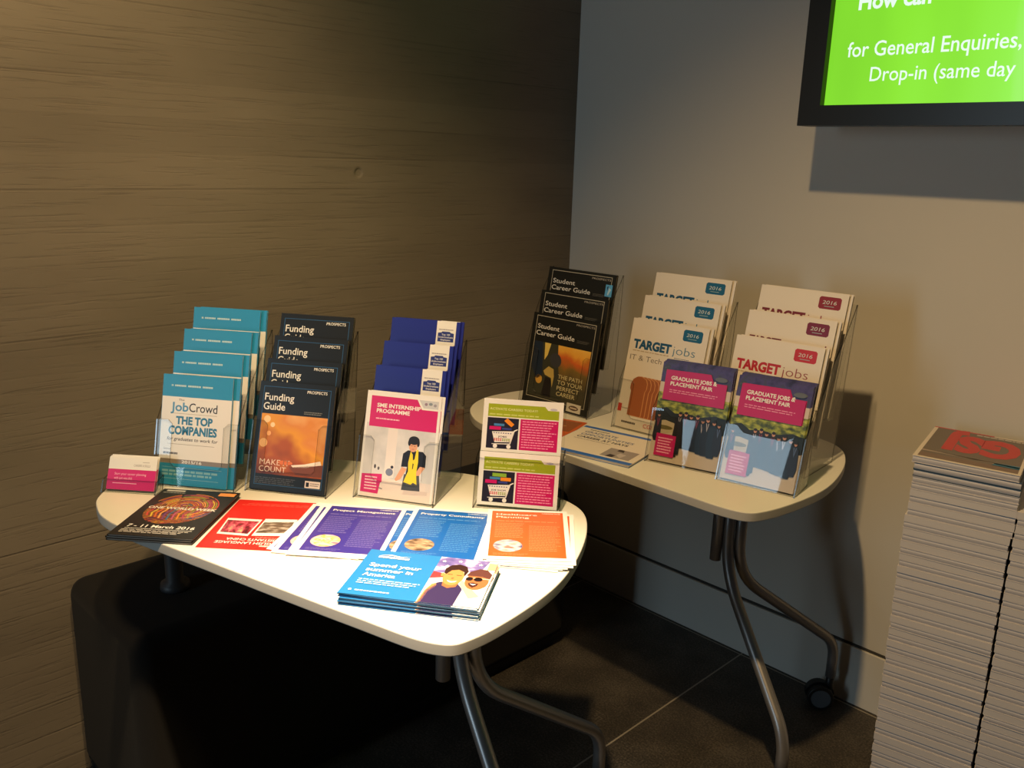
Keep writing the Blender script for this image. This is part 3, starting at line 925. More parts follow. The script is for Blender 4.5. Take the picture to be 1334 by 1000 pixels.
def cover_fair(w, h):
    p = Print(w, h)
    TREE = noise_ink('park_trees', [(.28, rgb(34, 42, 20)), (.42, rgb(84, 96, 30)), (.55, rgb(150, 156, 50)), (.72, rgb(206, 204, 96))], 9, (1, 1.6, 1), 4)
    PK = ink(190, 16, 100)
    p.rect(0, 0, 1, 1, ink(208, 192, 176), .3)
    p.rect(0, .80, 1, 1, noise_ink('evening_roofs', [(.3, rgb(36, 30, 70)), (.5, rgb(70, 60, 116)), (.65, rgb(60, 62, 74)), (.8, rgb(96, 100, 108))], 6, (1, 1, 1), 3), .6)
    p.rect(0, .44, 1, .70, TREE, .6); p.up()
    p.poly([(0, .52), (.15, .55), (.28, .50), (.45, .52), (.62, .50), (.85, .54), (1, .52), (1, .36), (0, .36)], ink(30, 34, 26), 1)
    p.poly([(0, .40), (.16, .42), (.30, .40), (.30, .31), (.16, .28), (0, .30)], ink(196, 180, 150)); p.up()
    p.ell(.15, .345, .13, .022, ink(108, 98, 52)); p.up()
    # graduates in dark gowns
    SK = ink(196, 140, 112)
    g = random.Random(4)
    for x, y, s in ((.06, .46, .8), (.36, .50, 1), (.44, .51, 1.05), (.52, .49, 1), (.61, .50, 1.05), (.69, .47, 1), (.76, .49, 1.08), (.85, .47, 1.05), (.92, .45, .9)):
        c = ink(*g.choice(((24, 26, 34), (32, 34, 48), (28, 40, 56), (20, 22, 26))))
        p.poly([(x - .055 * s, y - .05), (x - .02, y - .02), (x + .02, y - .02), (x + .06 * s, y - .05), (x + .075 * s, y - .22), (x + .05 * s, y - .33 * s), (x - .04 * s, y - .33 * s), (x - .07 * s, y - .22)], c); p.up()
        p.ell(x, y, .022 * s, .020 * s, SK); p.up(); p.ell(x, y + .013, .024 * s, .013 * s, ink(34, 26, 24)); p.up()
        if g.random() < .6: p.poly([(x - .02, y - .03), (x, y - .12), (x + .022, y - .03), (x + .012, y - .03), (x, y - .09), (x - .01, y - .03)], ink(*g.choice(((190, 180, 190), (90, 110, 150), (150, 60, 80))))); p.up()
    p.poly([(.30, .44), (.42, .42), (.42, .10), (.36, .09), (.31, .12)], ink(26, 26, 34)); p.poly([(.34, .10), (.38, .10), (.39, .07), (.33, .07)], ink(40, 30, 30)); p.up()
    p.poly([(.065, .625), (.065, .925), (.70, .935), (.755, .855), (.94, .855), (.94, .625)], PK)
    p.ell(.85, .90, .085, .022, ink(96, 100, 108)); p.up()
    p.text('GRADUATE JOBS &', .15, .835, .80, .037, WHITE, .028); p.text('PLACEMENT FAIR', .15, .778, .75, .037, WHITE, .028)
    p.small(.15, .700, .84, .742, 2, ink(236, 150, 184), 4, .4)
    p.rect(.07, .055, .355, .275, PK); p.up()
    p.small(.105, .08, .32, .25, 6, ink(240, 170, 196), 5)
    return p


def cover_world(w, h):
    p = Print(w, h)
    p.rect(0, 0, 1, 1, ink(30, 28, 27), .5)
    cols = [(206, 70, 60), (226, 140, 40), (120, 62, 130), (222, 190, 60), (176, 60, 96), (60, 110, 150), (216, 104, 46), (150, 160, 60), (190, 84, 130), (236, 170, 90)]
    g = random.Random(11)
    # whorls of a coloured thumb print: bent strokes inside an oval
    cx, cy = .50, .60
    p.ell(.50, .555, .41, .30, noise_ink('thumb_ridges', [(.26, rgb(34, 28, 34)), (.36, rgb(96, 50, 84)), (.42, rgb(34, 28, 30)), (.47, rgb(190, 76, 50)), (.52, rgb(52, 34, 34)), (.57, rgb(206, 140, 50)), (.62, rgb(60, 36, 40)), (.68, rgb(150, 60, 96)), (.76, rgb(40, 30, 36))], 4.5, (1, 2.6, 1), 3, distortion=1.8), rot=12); p.up()
    for k in range(15):
        rx, ry = .045 + k * .026, .030 + k * .0185
        m = ink(*cols[k % len(cols)])
        a0 = -30 - k * 3
        for seg in range(4):
            b0 = a0 + seg * 62 + g.uniform(-8, 8); b1 = b0 + g.uniform(38, 58)
            m = ink(*cols[g.randrange(len(cols))])
            n = 10; pts = []
            for q in range(n + 1):
                a = R(b0 + (b1 - b0) * q / n); pts.append((cx + rx * math.cos(a), cy + .02 + ry * math.sin(a)))
            for q in range(n, -1, -1):
                a = R(b0 + (b1 - b0) * q / n); pts.append((cx + (rx - .013) * math.cos(a), cy + .02 + (ry - .0095) * math.sin(a)))
            p.poly(pts, m)
    for k in range(11):
        x = .17 + k * .056; m = ink(*cols[(k * 3) % len(cols)])
        y0 = .33 + abs(k - 5) * .014; y1 = .585 - abs(k - 5) * .01
        pts = [(x, y0), (x - .035, (y0 + y1) / 2), (x - .005, y1), (x + .017, y1), (x - .012, (y0 + y1) / 2), (x + .022, y0)]
        p.poly(pts, m)
    p.up(2)
    p.text('ONE WORLD WEEK', .085, .555, .93, .046, WHITE, .03)
    p.text('7 - 11 March 2016', .10, .165, .90, .052, WHITE, .02)
    p.rect(.10, .135, .90, .141, WHITE); p.small(.08, .055, .88, .122, 3, ink(196, 190, 184), 3)
    p.rect(.76, .895, .97, .965, ink(236, 158, 82)); p.rect(.06, .945, .30, .975, ink(206, 204, 200)); p.small(.04, .905, .34, .925, 1, ink(150, 150, 148), 2, .8)
    return p


def cover_red(w, h):
    p = Print(w, h)
    RD = ink(224, 42, 36)
    p.rect(0, 0, 1, 1, RD, .5); p.up()
    p.text('ENGLISH LANGUAGE', .08, .865, .84, .042, WHITE, .012); p.text('ASSISTANTS CHINA', .08, .800, .74, .042, WHITE, .012)
    p.small(.08, .915, .30, .945, 1, ink(250, 214, 206), 3, .8); p.small(.08, .765, .42, .785, 1, ink(240, 140, 130), 4, .6)
    p.poly([(.06, .72), (.48, .745), (.47, .40), (.08, .385)], WHITE); p.poly([(.52, .755), (.90, .735), (.93, .415), (.50, .42)], WHITE); p.up()
    p.poly([(.08, .665), (.46, .69), (.455, .47), (.10, .44)], noise_ink('rocky_picture', [(.3, rgb(52, 40, 34)), (.5, rgb(120, 104, 92)), (.7, rgb(206, 196, 186))], 7, (1, 2, 1), 4))
    p.poly([(.54, .715), (.88, .70), (.91, .455), (.52, .46)], noise_ink('festival_picture', [(.3, rgb(30, 22, 24)), (.45, rgb(150, 40, 56)), (.6, rgb(214, 96, 120)), (.75, rgb(236, 196, 120))], 6, (2, 1, 1), 3, distortion=1.0))
    p.small(.06, .07, .92, .13, 2, ink(236, 90, 78), 7, .5)
    return p


def cover_course(w, h, c, title, ball):
    p = Print(w, h)
    p.rect(0, 0, 1, 1, ink(246, 244, 244), .3)
    C = ink(*c); lt = ink(*[min(255, int(v + (255 - v) * .26)) for v in c])
    p.rect(.055, .05, .945, .96, C, .8); p.up()
    if len(title) == 1: p.text(title[0], .11, .855, .89 if len(title[0]) < 19 else .90, .036, WHITE, .016); top = .80
    else:
        p.text(title[0], .11, .872, .62, .034, WHITE, .016); p.text(title[1], .11, .812, .52, .034, WHITE, .016); top = .76
    p.text('CAREERS FAIR', .68, .922, .915, .016, WHITE, .02)
    p.small(.11, top - .03, .90, top, 1, lt, 2, .55)
    p.small(.11, .40, .46, top - .05, 9, lt, 4, .38); p.small(.52, .16, .90, top - .09, 16, lt, 8, .38)
    p.small(.11, .075, .52, .115, 2, lt, 5, .35)
    p.ell(.275, .25, .17, .115, ball); p.up()
    return p


def cover_america(w, h):
    p = Print(w, h)
    BL, W2 = ink(40, 126, 196), WHITE
    p.rect(0, 0, 1, 1, BL, .3)
    FLAG = noise_ink('flag_picture', [(.3, rgb(92, 84, 150)), (.5, rgb(128, 112, 178)), (.62, rgb(226, 216, 232)), (.8, rgb(250, 244, 240))], 7, (1, 1.5, 1), 2)
    p.rect(.56, 0, 1, 1, ink(244, 236, 226), .8); p.poly([(.56, .62), (.56, 1), (.94, 1), (.90, .74)], FLAG, 1.2); p.rect(.94, .80, 1, .96, ink(222, 172, 140), 1.2)
    p.poly([(.56, .5), (.66, .55), (.66, .62), (.56, .66)], ink(150, 60, 66), 1.6); p.up()
    p.lay = 3
    SK1, SK2, HR, NV = ink(206, 140, 82), ink(184, 108, 66), ink(56, 32, 28), ink(56, 44, 88)
    for x, y in ((.60, .90), (.64, .80), (.72, .93), (.88, .90), (.82, .95)):
        pts = []
        for i in range(10):
            a = R(90 + i * 36); r = .020 if i % 2 == 0 else .009; pts.append((x + r * math.cos(a), y + r * w / h * math.sin(a)))
        p.poly(pts, W2)
    p.up()
    # man on the left: tank top
    p.poly([(.575, .0), (.585, .25), (.63, .42), (.66, .45), (.78, .44), (.82, .36), (.845, .26), (.84, 0)], NV)
    p.poly([(.565, .0), (.575, .24), (.60, .38), (.625, .41), (.64, .36), (.60, .22), (.59, 0)], SK1); p.up()
    p.poly([(.665, .47), (.675, .37), (.72, .33), (.775, .37), (.785, .47)], SK2); p.up()
    p.ell(.725, .575, .075, .185, SK1); p.ell(.64, .60, .012, .04, SK1); p.up()
    p.poly([(.645, .64), (.64, .74), (.67, .82), (.73, .86), (.79, .82), (.815, .72), (.80, .60), (.785, .70), (.74, .74), (.69, .71), (.665, .62)], HR)
    p.rect(.675, .615, .712, .625, HR); p.rect(.742, .610, .78, .620, HR)
    p.poly([(.69, .495), (.725, .475), (.765, .495), (.755, .465), (.725, .447), (.70, .465)], W2); p.poly([(.715, .56), (.735, .56), (.73, .525), (.715, .525)], SK2); p.up()
    # man on the right: cap, sunglasses, pale shirt
    p.poly([(.82, .0), (.83, .30), (.88, .40), (1, .42), (1, 0)], W2); p.up()
    p.poly([(.79, .44), (.80, .52), (.87, .40), (.97, .22), (.90, .16), (.83, .34)], ink(244, 206, 160)); p.up()
    p.ell(.905, .53, .085, .185, SK2); p.up()
    p.poly([(.815, .63), (.83, .72), (.89, .80), (.95, .79), (.995, .70), (.99, .60), (.93, .635)], ink(96, 56, 52))
    p.ell(.845, .565, .026, .040, ink(30, 18, 22)); p.ell(.91, .568, .032, .044, ink(30, 18, 22)); p.rect(.87, .585, .99, .600, ink(236, 214, 190))
    p.poly([(.85, .475), (.88, .495), (.925, .48), (.92, .43), (.89, .385), (.86, .43)], ink(70, 36, 30)); p.up(); p.poly([(.862, .465), (.912, .462), (.89, .435)], W2); p.up()
    # wording on the left
    p.poly([(.10, .875), (.18, .905), (.26, .88), (.345, .895), (.26, .865), (.18, .885)], W2); p.small(.10, .815, .34, .860, 1, W2, 3, .9)
    p.text('Spend your', .075, .615, .47, .072, W2, .018); p.text('summer in', .075, .505, .43, .072, W2, .018); p.text('America', .075, .395, .32, .072, W2, .018)
    p.small(.07, .22, .53, .34, 3, ink(170, 218, 242), 4, .5); p.ell(.065, .085, .012, .018, W2); p.small(.10, .07, .36, .10, 1, ink(190, 226, 244), 6, .8)
    return p


def cover_hays(w, h):
    p = Print(w, h)
    p.rect(0, 0, 1, 1, ink(236, 226, 216), .3)
    BL = ink(44, 108, 204)
    p.rect(0, 0, 1, .085, BL); p.rect(0, .93, 1, 1, BL); p.up()
    p.small(.12, .86, .36, .885, 1, ink(60, 60, 66), 3, .9)
    D, B2 = ink(58, 62, 84), ink(64, 96, 158)
    p.text('GRADUATE', .10, .755, .50, .062, B2, .012); p.text('OPPORTUNITIES', .10, .655, .74, .062, B2, .012); p.text('CAREER AT HAYS', .10, .555, .72, .062, D, .03)
    p.small(.10, .495, .55, .515, 1, ink(150, 146, 146), 4, .7)
    p.rect(.60, .13, .93, .42, ink(160, 152, 154)); p.up()
    p.poly([(.70, .42), (.76, .42), (.78, .34), (.70, .35)], ink(50, 42, 46)); p.poly([(.66, .13), (.74, .13), (.75, .21), (.68, .22)], ink(58, 50, 56)); p.poly([(.76, .30), (.84, .28), (.82, .15), (.75, .22)], ink(196, 186, 188))
    return p


def cover_orange(w, h):
    p = Print(w, h)
    p.rect(0, 0, 1, 1, ink(206, 96, 44), .3); p.up()
    p.rect(.06, .55, .94, .95, ink(150, 84, 50)); p.up(); p.small(.10, .80, .60, .86, 1, ink(60, 40, 30), 3, .9); p.small(.10, .65, .80, .76, 3, ink(226, 176, 130), 5)
    p.small(.10, .12, .90, .48, 7, ink(232, 160, 110), 6)
    return p

# ------------------------------------------------------------------ things on the front table
RANK4 = ('foremost', 'second from the front', 'third from the front', 'rearmost')
RANK3 = ('foremost', 'middle', 'rearmost')
Z0 = TOP + 0.0002

# teal and white company guides
W, H, TL, B, DZ = .157, .212, 14.0, .042, .037
LOC, YAW = (.246, -1.442, Z0), 35.7
holder('leaflet_holder', LOC, YAW, TL, W - .001, 4, B, DZ, .014, .128, 'clear stepped holder full of teal and white company guides, leftmost on the bright table', .045)
bk = Booklet('company_guide', cover_companies(.143, H), .0055, TEALB, TEALB, WHITE)
for i in range(4):
    g = 'teal company guides'
    bk.put(*slot(LOC, YAW, TL, B, DZ, i), 'teal and white top companies guide, front copy in the %s pocket' % RANK4[i], g)
    bk.put(*slot(LOC, YAW, TL, B, DZ, i, .0062, .012 if i == 0 else .011, .0016 if i else .0005), 'teal company guide showing only a strip behind the front copy, %s pocket' % RANK4[i], g)

# black funding guides
W, H, TL, B, DZ = .153, .208, 19.1, .033, .039
LOC, YAW = (.381, -1.321, Z0), 34.3
holder('leaflet_holder', LOC, YAW, TL, W, 4, B, DZ, .010, .135, 'clear stepped holder full of black funding guides with an autumn picture', .045)
bk = Booklet('funding_guide', cover_funding(W, H), .0085, BLACK, BLACK, ink(150, 140, 126))
for i in range(4):
    bk.put(*slot(LOC, YAW, TL, B, DZ, i), 'black funding guide with thin blue frame, %s pocket of its holder' % RANK4[i], 'black funding guides')

# blue brochures and the pink internship leaflet
W, H, TL, B, DZ = .149, .202, 16.0, .040, .040
LOC, YAW = (.542, -1.184, Z0), 30.3
holder('leaflet_holder', LOC, YAW, TL, W, 4, B, DZ, .009, .118, 'clear stepped holder with blue brochures behind a pink internship leaflet', .05)
bk = Booklet('blue_brochure', cover_blue(.143, H), .0038, ink(25, 36, 138), ink(25, 36, 138), CREAM)
for i in range(1, 4):
    g = 'blue brochures with a white flag'
    rk = RANK3[i - 1]
    bk.put(*slot(LOC, YAW, TL, B, DZ, i), 'deep blue brochure with white ribbon label, front copy of the %s blue pocket' % rk, g)
    bk.put(*slot(LOC, YAW, TL, B, DZ, i, .0044, .006), 'deep blue brochure edge peeking out behind another copy, %s blue pocket' % rk, g)
sh = Sheet('internship_leaflet', cover_internship(.149, .200), .0009, WHITE)
sh.put(*slot(LOC, YAW, TL, B, DZ, 0, .0004, .000), 'pink and white internship leaflet with a person in yellow scarf, in front', 'internship leaflets')
sh.put(*slot(LOC, YAW, TL, B, DZ, 0, .0022, .006, .0020), 'white edged internship leaflet peeking out behind the foremost one', 'internship leaflets')

# green and pink cards with the cart
W, H, TL, B, DZ = .150, .099, 18.0, .029, .100
LOC, YAW = (.726, -1.046, Z0), 37.4
hb = .018
holder('card_holder', LOC, YAW, TL, W, 1, B, DZ, .030, .092, 'small clear holder with green and magenta cart cards, right end of the bright table', .010, card=True, cat='card holder', foot_back=.05, stop_top=1.9)
c1 = Sheet('cart_card', cover_cart(W, H, False), .0010, WHITE)
c2 = Sheet('cart_card', cover_cart(W, H, True), .0010, WHITE)
g = 'cart cards'
c1.put(*slot(LOC, YAW, TL, B, DZ, 0, .0006, 0, .004), 'lower green and magenta card with a full shopping cart, in front', g, 'card')
c2.put(*slot(LOC, YAW, TL, B, DZ, 0, .0335, 0, .0975), 'upper green and magenta card with an orange tile popping from the cart', g, 'card')

# pink business cards
W, H = .0935, .060
LOC, YAW = (.219, -1.528, Z0), 40.7
holder('card_holder', LOC, YAW, 24.0, W, 1, .03, .03, .014, .024, 'tiny clear holder of pink and white business cards at the table tip', .006, card=True, cat='card holder', foot_back=.010)
cd = Sheet('business_card', cover_card(W, H), .0009, WHITE)
for k in range(8):
    cd.put(*slot(LOC, YAW, 24.0, .03, .03, 0, .0006 + k * .0016, rnd.uniform(-.0015, .0015) if k else 0, .0035 + .0002 * k),
           'pink and white business card at the front of the tiny holder' if k == 0 else 'business card with only its white top edge showing behind the front card', 'business cards', 'card')

# flat leaflets along the front of the table
def pile(sheet, cx, cy, yaw, n, labels, group, jitter=(.004, 2.0), gap=None, cat='leaflet', offs=None, base=Z0):
    """n copies laid on one another from the bottom up; labels: (top copy, the others)"""
    for k in range(n):
        top = k == n - 1
        dx, dy, da = (0, 0, 0) if top else (rnd.uniform(-1, 1) * jitter[0], rnd.uniform(-1, 1) * jitter[0], rnd.uniform(-1, 1) * jitter[1])
        if offs and not top: dx, dy, da = offs[k]
        loc, rot = flat(cx + dx, cy + dy, yaw + da, sheet.w, sheet.h, base + (k + 1) * (sheet.t + (gap or .0002)))
        sheet.put(loc, rot, labels[0] if top else (labels[1] if isinstance(labels[1], str) else labels[1][k]), group if n > 1 else None, cat)


bk = Booklet('event_booklet', cover_world(.146, .207), .0032, ink(30, 28, 27), ink(30, 28, 27), ink(190, 176, 160))
pile(bk, .424, -1.480, 41.1, 3, ('black booklet with a colourful thumbprint and white title, top of its small pile', ('black thumbprint booklet at the very bottom of its small pile', 'black thumbprint booklet in the middle of its small pile')), 'black thumbprint booklets', (.0025, 1.2), cat='booklet')
sh = Sheet('red_leaflet', cover_red(.144, .206), .0006, ink(224, 42, 36))
pile(sh, .540, -1.387, 42.6 + 180, 1, ('bright red leaflet with two tilted photos lying upside down on the table', ''), None)
sp_ = Sheet('course_leaflet', cover_course(.146, .207, (62, 52, 146), ('Project Management',), noise_ink('pencils_picture', [(.3, rgb(176, 110, 130)), (.45, rgb(226, 196, 200)), (.52, rgb(222, 172, 60)), (.62, rgb(228, 200, 190))], 5, (1, 2.4, 1), 2, distortion=.6)), .0006, WHITE)
pile(sp_, .672, -1.283, 40.2, 4, ('purple project management leaflet lying flat on top of its fan', ('purple leaflet fanned out furthest left under the others, next to the red leaflet', 'purple leaflet second in the fan, showing a left strip', 'purple leaflet just under the top one, lower edge showing')), 'purple course leaflets', gap=.0006,
     offs=[(-.030, -.020, -6.5), (-.024, -.022, -1.5), (-.006, -.010, 1.5)])
sc_ = Sheet('course_leaflet', cover_course(.146, .207, (26, 98, 182), ('Property Consultancy',), noise_ink('brick_picture', [(.3, rgb(76, 60, 50)), (.48, rgb(150, 124, 100)), (.7, rgb(204, 180, 150))], 8, (1, 2, 1), 4)), .0006, WHITE)
pile(sc_, .790, -1.177, 39.2, 3, ('blue property consultancy leaflet lying flat, top copy', ('blue leaflet under the top copy with its left strip and picture showing', 'blue leaflet just beneath the top copy, right edge showing')), 'blue course leaflets', gap=.0006,
     offs=[(-.019, -.018, 1.0), (.005, .004, -1.0)], base=Z0 + .0030)
so_ = Sheet('course_leaflet', cover_course(.143, .205, (232, 96, 40), ('Healthcare', 'Planning'), noise_ink('clinic_picture', [(.3, rgb(70, 74, 130)), (.42, rgb(150, 146, 170)), (.52, rgb(226, 222, 220)), (.65, rgb(180, 104, 96))], 5, (1, 2, 1), 2)), .0006, WHITE)
pile(so_, .887, -1.074, 44.4, 6, ('orange healthcare planning leaflet lying flat, top of its fan', ('white edge of the lowest leaflet under the orange top copy', 'white edge of the second lowest leaflet under the orange top copy', 'white edge of the third leaflet up under the orange top copy', 'white edge of the third leaflet down under the orange top copy', 'white edge of the leaflet right under the orange top copy')), 'orange course leaflets', gap=.0009,
     offs=[(.004, -.017, -7.5), (.006, -.012, -6), (.010, -.010, -4), (.014, -.004, -3), (.012, .001, -1.5)])

sa = Sheet('summer_leaflet', cover_america(.207, .148), .0011, ink(40, 96, 140))
pile(sa, .909, -1.323, 35.4, 14, ('blue summer in America leaflet with two smiling men, top of its stack', 'edge of a leaflet in the stack beneath the two smiling men'), 'stack of summer leaflets', (.0022, 1.0), gap=.00025)

# ------------------------------------------------------------------ things on the back table
W, H, TL, B, DZ = .222, .238, 9.5, .027, .0585
LOC, YAW = (.259, -.458, Z0), 2.1
holder('leaflet_holder', LOC, YAW, TL, W, 3, B, DZ, .015, .150, 'clear stepped holder of black career guides nearest the room corner', .09, u_low=.22)
bk = Booklet('career_guide', cover_student(W, H), .0065, ink(24, 25, 22), ink(24, 25, 22), ink(120, 108, 92))
for i in range(3):
    bk.put(*slot(LOC, YAW, TL, B, DZ, i), 'black student career guide with white frame, %s pocket of its holder' % RANK3[i], 'black career guides')
bk.put(*slot(LOC, YAW, TL, B, DZ, 2, .0072, -.006), 'black career guide peeking out behind the rearmost one', 'black career guides')
# bright sticker on the rearmost guide
p = Print(.021, .030); p.rect(0, 0, 1, 1, ink(96, 176, 232), .5); p.up(); p.poly([(.2, .8), (.45, .9), (.3, .45)], ink(30, 60, 100)); p.poly([(.55, .75), (.85, .6), (.5, .1), (.35, .2)], ink(190, 226, 248))
st = Sheet('sticker', p, .0002, ink(96, 176, 232))
l_, r_ = slot(LOC, YAW, TL, B, DZ, 2)
lean = Vector((-math.sin(R(TL)) * math.sin(R(YAW)), math.sin(R(TL)) * math.cos(R(YAW)), math.cos(R(TL))))
wid = Vector((math.cos(R(YAW)), math.sin(R(YAW)), 0)); nrm = wid.cross(lean)
v = Vector(l_) + lean * .183 + wid * .194 - (-nrm) * 0 + nrm * .0016
st.put(tuple(v), r_, 'small bright blue sticker on the rearmost black career guide', None, 'sticker')

W, H, TL, B, DZ = .203, .268, 12.8, .046, .052
LOC, YAW = (.568, -.445, Z0), 5.7
holder('leaflet_holder', LOC, YAW, TL, W + .008, 3, B, DZ, .016, .120, 'clear stepped holder of white job guides with teal tabs', .10, u_low=.25)
TD = ink(18, 96, 134)
fr_ = Booklet('job_guide', cover_target(W, H, ink(20, 84, 124), TD, 'jobs', True, ink(60, 120, 150)), .0060, CREAM, CREAM, ink(196, 184, 168))
for i in range(3):
    fr_.put(*slot(LOC, YAW, TL, B, DZ, i), 'white job guide with teal title and tab, front copy in the %s pocket' % RANK3[i], 'teal job guides')
    fr_.put(*slot(LOC, YAW, TL, B, DZ, i, .0075, .007), 'white job guide edge showing behind the %s teal titled copy' % RANK3[i], 'teal job guides')

LOC, YAW, TL, B, DZ = (.844, -.432, Z0), 4.5, 13.0, .050, .052
W, H = .200, .270
holder('leaflet_holder', LOC, YAW, TL, W + .008, 3, B, DZ, .016, .150, 'clear stepped holder of white job guides with red tabs', .10, u_low=.25)
for i, (c, tb_, wd, nm) in enumerate(((ink(188, 34, 40), ink(196, 36, 42), 'jobs', 'red'), (ink(110, 26, 46), ink(120, 24, 52), 'postgrad', 'plum'), (ink(120, 32, 40), ink(142, 28, 36), 'jobs', 'dark red'))):
    bk = Booklet('job_guide', cover_target(W, H, c, tb_, wd, False, ink(150, 60, 70) if wd == 'jobs' else None), .0060, CREAM, CREAM, ink(196, 184, 168))
    bk.put(*slot(LOC, YAW, TL, B, DZ, i), 'white job guide with %s title and tab, %s pocket of the right holder' % (nm, RANK3[i]), 'red job guides')
    bk.put(*slot(LOC, YAW, TL, B, DZ, i, .0075, .006), 'white job guide edge showing behind the %s titled copy' % nm, 'red job guides')

# graduate fair leaflets in two single holders in front
for LOC, YAW, TL, W, H, nm in (((.775, -.585, Z0), 14.8, 14.7, .156, .214, 'left'), ((.941, -.563, Z0), 10.4, 17.3, .153, .216, 'right')):
    holder('leaflet_holder', LOC, YAW, TL, W, 1, .03, .03, .026, .118, 'clear single holder of pink graduate fair leaflets, %s of the pair' % nm, .050, u_low=.88, foot_back=.05)
    sh = Sheet('fair_leaflet', cover_fair(W, H), .0014, ink(196, 186, 184))
    for k in range(9):
        sh.put(*slot(LOC, YAW, TL, .03, .03, 0, .0006 + k * .0026, rnd.uniform(-.001, .003) if k else 0, .0030 + (k * .0004 if k else 0), 0),
               'pink graduate fair leaflet at the front of the %s holder' % nm if k == 0 else 'leaflet edge in the pack behind the front graduate fair leaflet, %s holder' % nm, 'graduate fair leaflets')

sh = Booklet('graduate_booklet', cover_hays(.213, .200), .0055, ink(236, 226, 216), ink(44, 108, 176), ink(206, 196, 186))
pile(sh, .655, -.582, 12.0, 1, ('white landscape booklet with blue bands and title, lying flat before the teal guides', ''), None, cat='booklet')
sh = Sheet('orange_leaflet', cover_orange(.148, .210), .0008, ink(206, 96, 44))
pile(sh, .470, -.600, 18.0, 1, ('orange brown leaflet lying flat in front of the black career guides', ''), None)

# ------------------------------------------------------------------ magazine stacks on the floor
MAG_W, MAG_D, MAG_T = .190, .252, .0138
PG = mat('magazine_pages', rgb(196, 192, 194), 0.65)
_b = PG.node_tree.nodes['Principled BSDF']
_tc = N(PG, 'ShaderNodeTexCoord'); _mp = N(PG, 'ShaderNodeMapping'); _mp.inputs['Scale'].default_value = (3, 3, 900); _nz = N(PG, 'ShaderNodeTexNoise'); _nz.inputs['Scale'].default_value = 1.0; _nz.inputs['Detail'].default_value = 2
L(PG, _tc.outputs['Object'], _mp.inputs[0]); L(PG, _mp.outputs[0], _nz.inputs['Vector'])
_r = ramp(PG, [(.3, rgb(184, 180, 184)), (.7, rgb(216, 212, 214))]); L(PG, _nz.outputs['Fac'], _r.inputs['Fac']); L(PG, _r.outputs[0], _b.inputs['Base Color'])
CV = mat('magazine_cover', rgb(214, 208, 206), 0.45)
CVB = mat('magazine_cover_blue', rgb(50, 74, 96), 0.45)


def mag_meshes(cover):
    bm = bmesh.new(); n = 10
    # page block with slightly bowed front edge
    pts = []
    for i in range(n + 1):
        pts.append((0.0016 - 0.0014 * math.sin(math.pi * i / n), 0.0011 + (MAG_T - .0022) * i / n))
    ring = [(MAG_D - .001, MAG_T - .0011), (MAG_D - .001, .0011)]
    prism(bm, [(p[0], p[1]) for p in pts] + ring, 'x', 0.0012, MAG_W - .0012)
    bm.normal_update(); pg = bpy.data.meshes.new('magazine_pages'); bm.to_mesh(pg); bm.free(); pg.materials.append(PG)
    bm = bmesh.new()
    box(bm, 0, 0, 0, MAG_W, MAG_D, .0010); box(bm, 0, 0, MAG_T - .0010, MAG_W, MAG_D, MAG_T); box(bm, 0, MAG_D - .0009, .001, MAG_W, MAG_D, MAG_T - .001)
    bm.normal_update(); cv = bpy.data.meshes.new('magazine_cover'); bm.to_mesh(cv); bm.free(); cv.materials.append(cover)
    return pg, cv


MP, MC = mag_meshes(CV)
_, MCB = mag_meshes(CVB)
MYAW = 11.0


def magazine(x, y, z, yaw, turned, label, group, blue=False):
    a = R(yaw)
    if turned:      # spine to the front
        x, y = x + math.cos(a) * MAG_W - math.sin(a) * MAG_D, y + math.sin(a) * MAG_W + math.cos(a) * MAG_D
        a += math.pi
    o = empty('magazine', (x, y, z), (0, 0, a)); tag(o, label, 'magazine', group)
    link(bpy.data.objects.new('pages', MP), o)
    link(bpy.data.objects.new('cover', MCB if blue else MC), o)
    return o


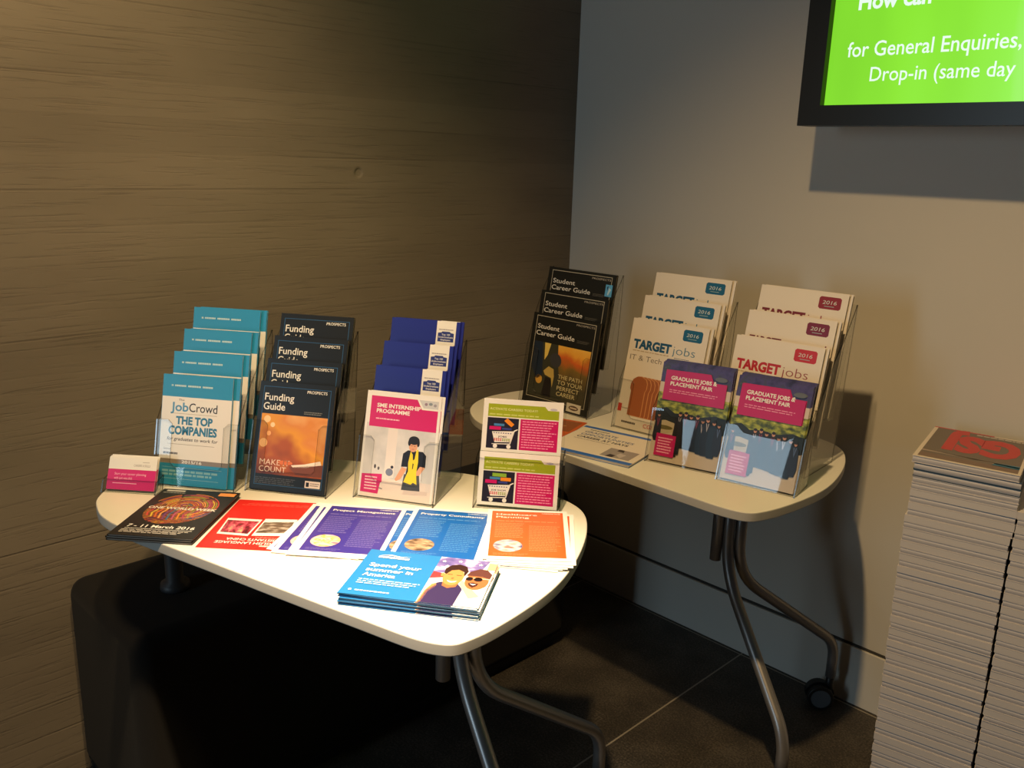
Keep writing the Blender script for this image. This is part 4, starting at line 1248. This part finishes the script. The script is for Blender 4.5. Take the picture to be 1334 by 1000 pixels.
SX, SY = 1.239, -.333
ma = R(MYAW)
NL = 57
for col_i, (cx, cy, nn, nm) in enumerate(((SX, SY, NL, 'left'), (SX + math.cos(ma) * .1945, SY + math.sin(ma) * .1945, NL - 5, 'right'))):
    z = 0.0003
    for k in range(nn):
        f = k / NL
        jx, jy = rnd.uniform(-.0009, .0009) + (1 - f) * .010 - .004, rnd.uniform(-.0006, .0006)
        top2 = col_i == 0 and k >= nn - 4
        if col_i == 0 and nn - 9 <= k < nn - 1: jx += .004
        x = cx + math.cos(ma) * jx - math.sin(ma) * jy; y = cy + math.sin(ma) * jx + math.cos(ma) * jy
        fromtop = nn - 1 - k
        if col_i == 0 and fromtop == 0: lab = 'top magazine of the left stack, grey cover with big red letters'
        elif col_i == 0 and fromtop == 1: lab = 'second magazine of the left stack, blue cover edge under the grey one'
        elif col_i == 0 and fromtop == 2: lab = 'third magazine from the top of the left stack, with a narrow blue edge'
        else: lab = 'plain pale magazine in the tall %s stack by the painted wall' % nm
        m_ = magazine(x, y, z, MYAW + rnd.uniform(-.25, .25), k % 2 == 1 and not top2, lab, 'magazines in the %s stack' % nm, col_i == 0 and fromtop in (1, 2))
        z += MAG_T + 0.0003
        if col_i == 0 and fromtop == 0:
            # printed front of the top magazine, read from the far side of the stack
            p = Print(MAG_W, MAG_D)
            p.rect(0, 0, 1, 1, ink(226, 212, 196), .3); p.rect(.04, .035, .97, .975, ink(112, 100, 88), .8); p.up()
            p.poly([(.04, .20), (.97, .20), (.97, .17), (.04, .235)], ink(176, 156, 142)); p.rect(.04, .035, .97, .15, ink(124, 100, 84))
            p.poly([(.72, .14), (.97, .14), (.97, .23), (.74, .21)], ink(36, 116, 150)); p.rect(.0, .975, .62, 1, ink(200, 60, 66))
            p.small(.45, .925, .95, .955, 1, ink(206, 196, 184), 5, .9); p.up()
            RL = ink(200, 52, 44)
            p.text('GSJ', .20, .36, .93, .46, RL, .06, 0, True)
            me_ = p.mesh('printed_cover')
            pc = link(bpy.data.objects.new('printed_cover', me_), m_); pc.location = (0, 0, MAG_T + .0001); pc.rotation_euler = (R(-90), 0, 0)
            pc['label'] = 'grey cover with red letters'
print('objects', len(bpy.data.objects))
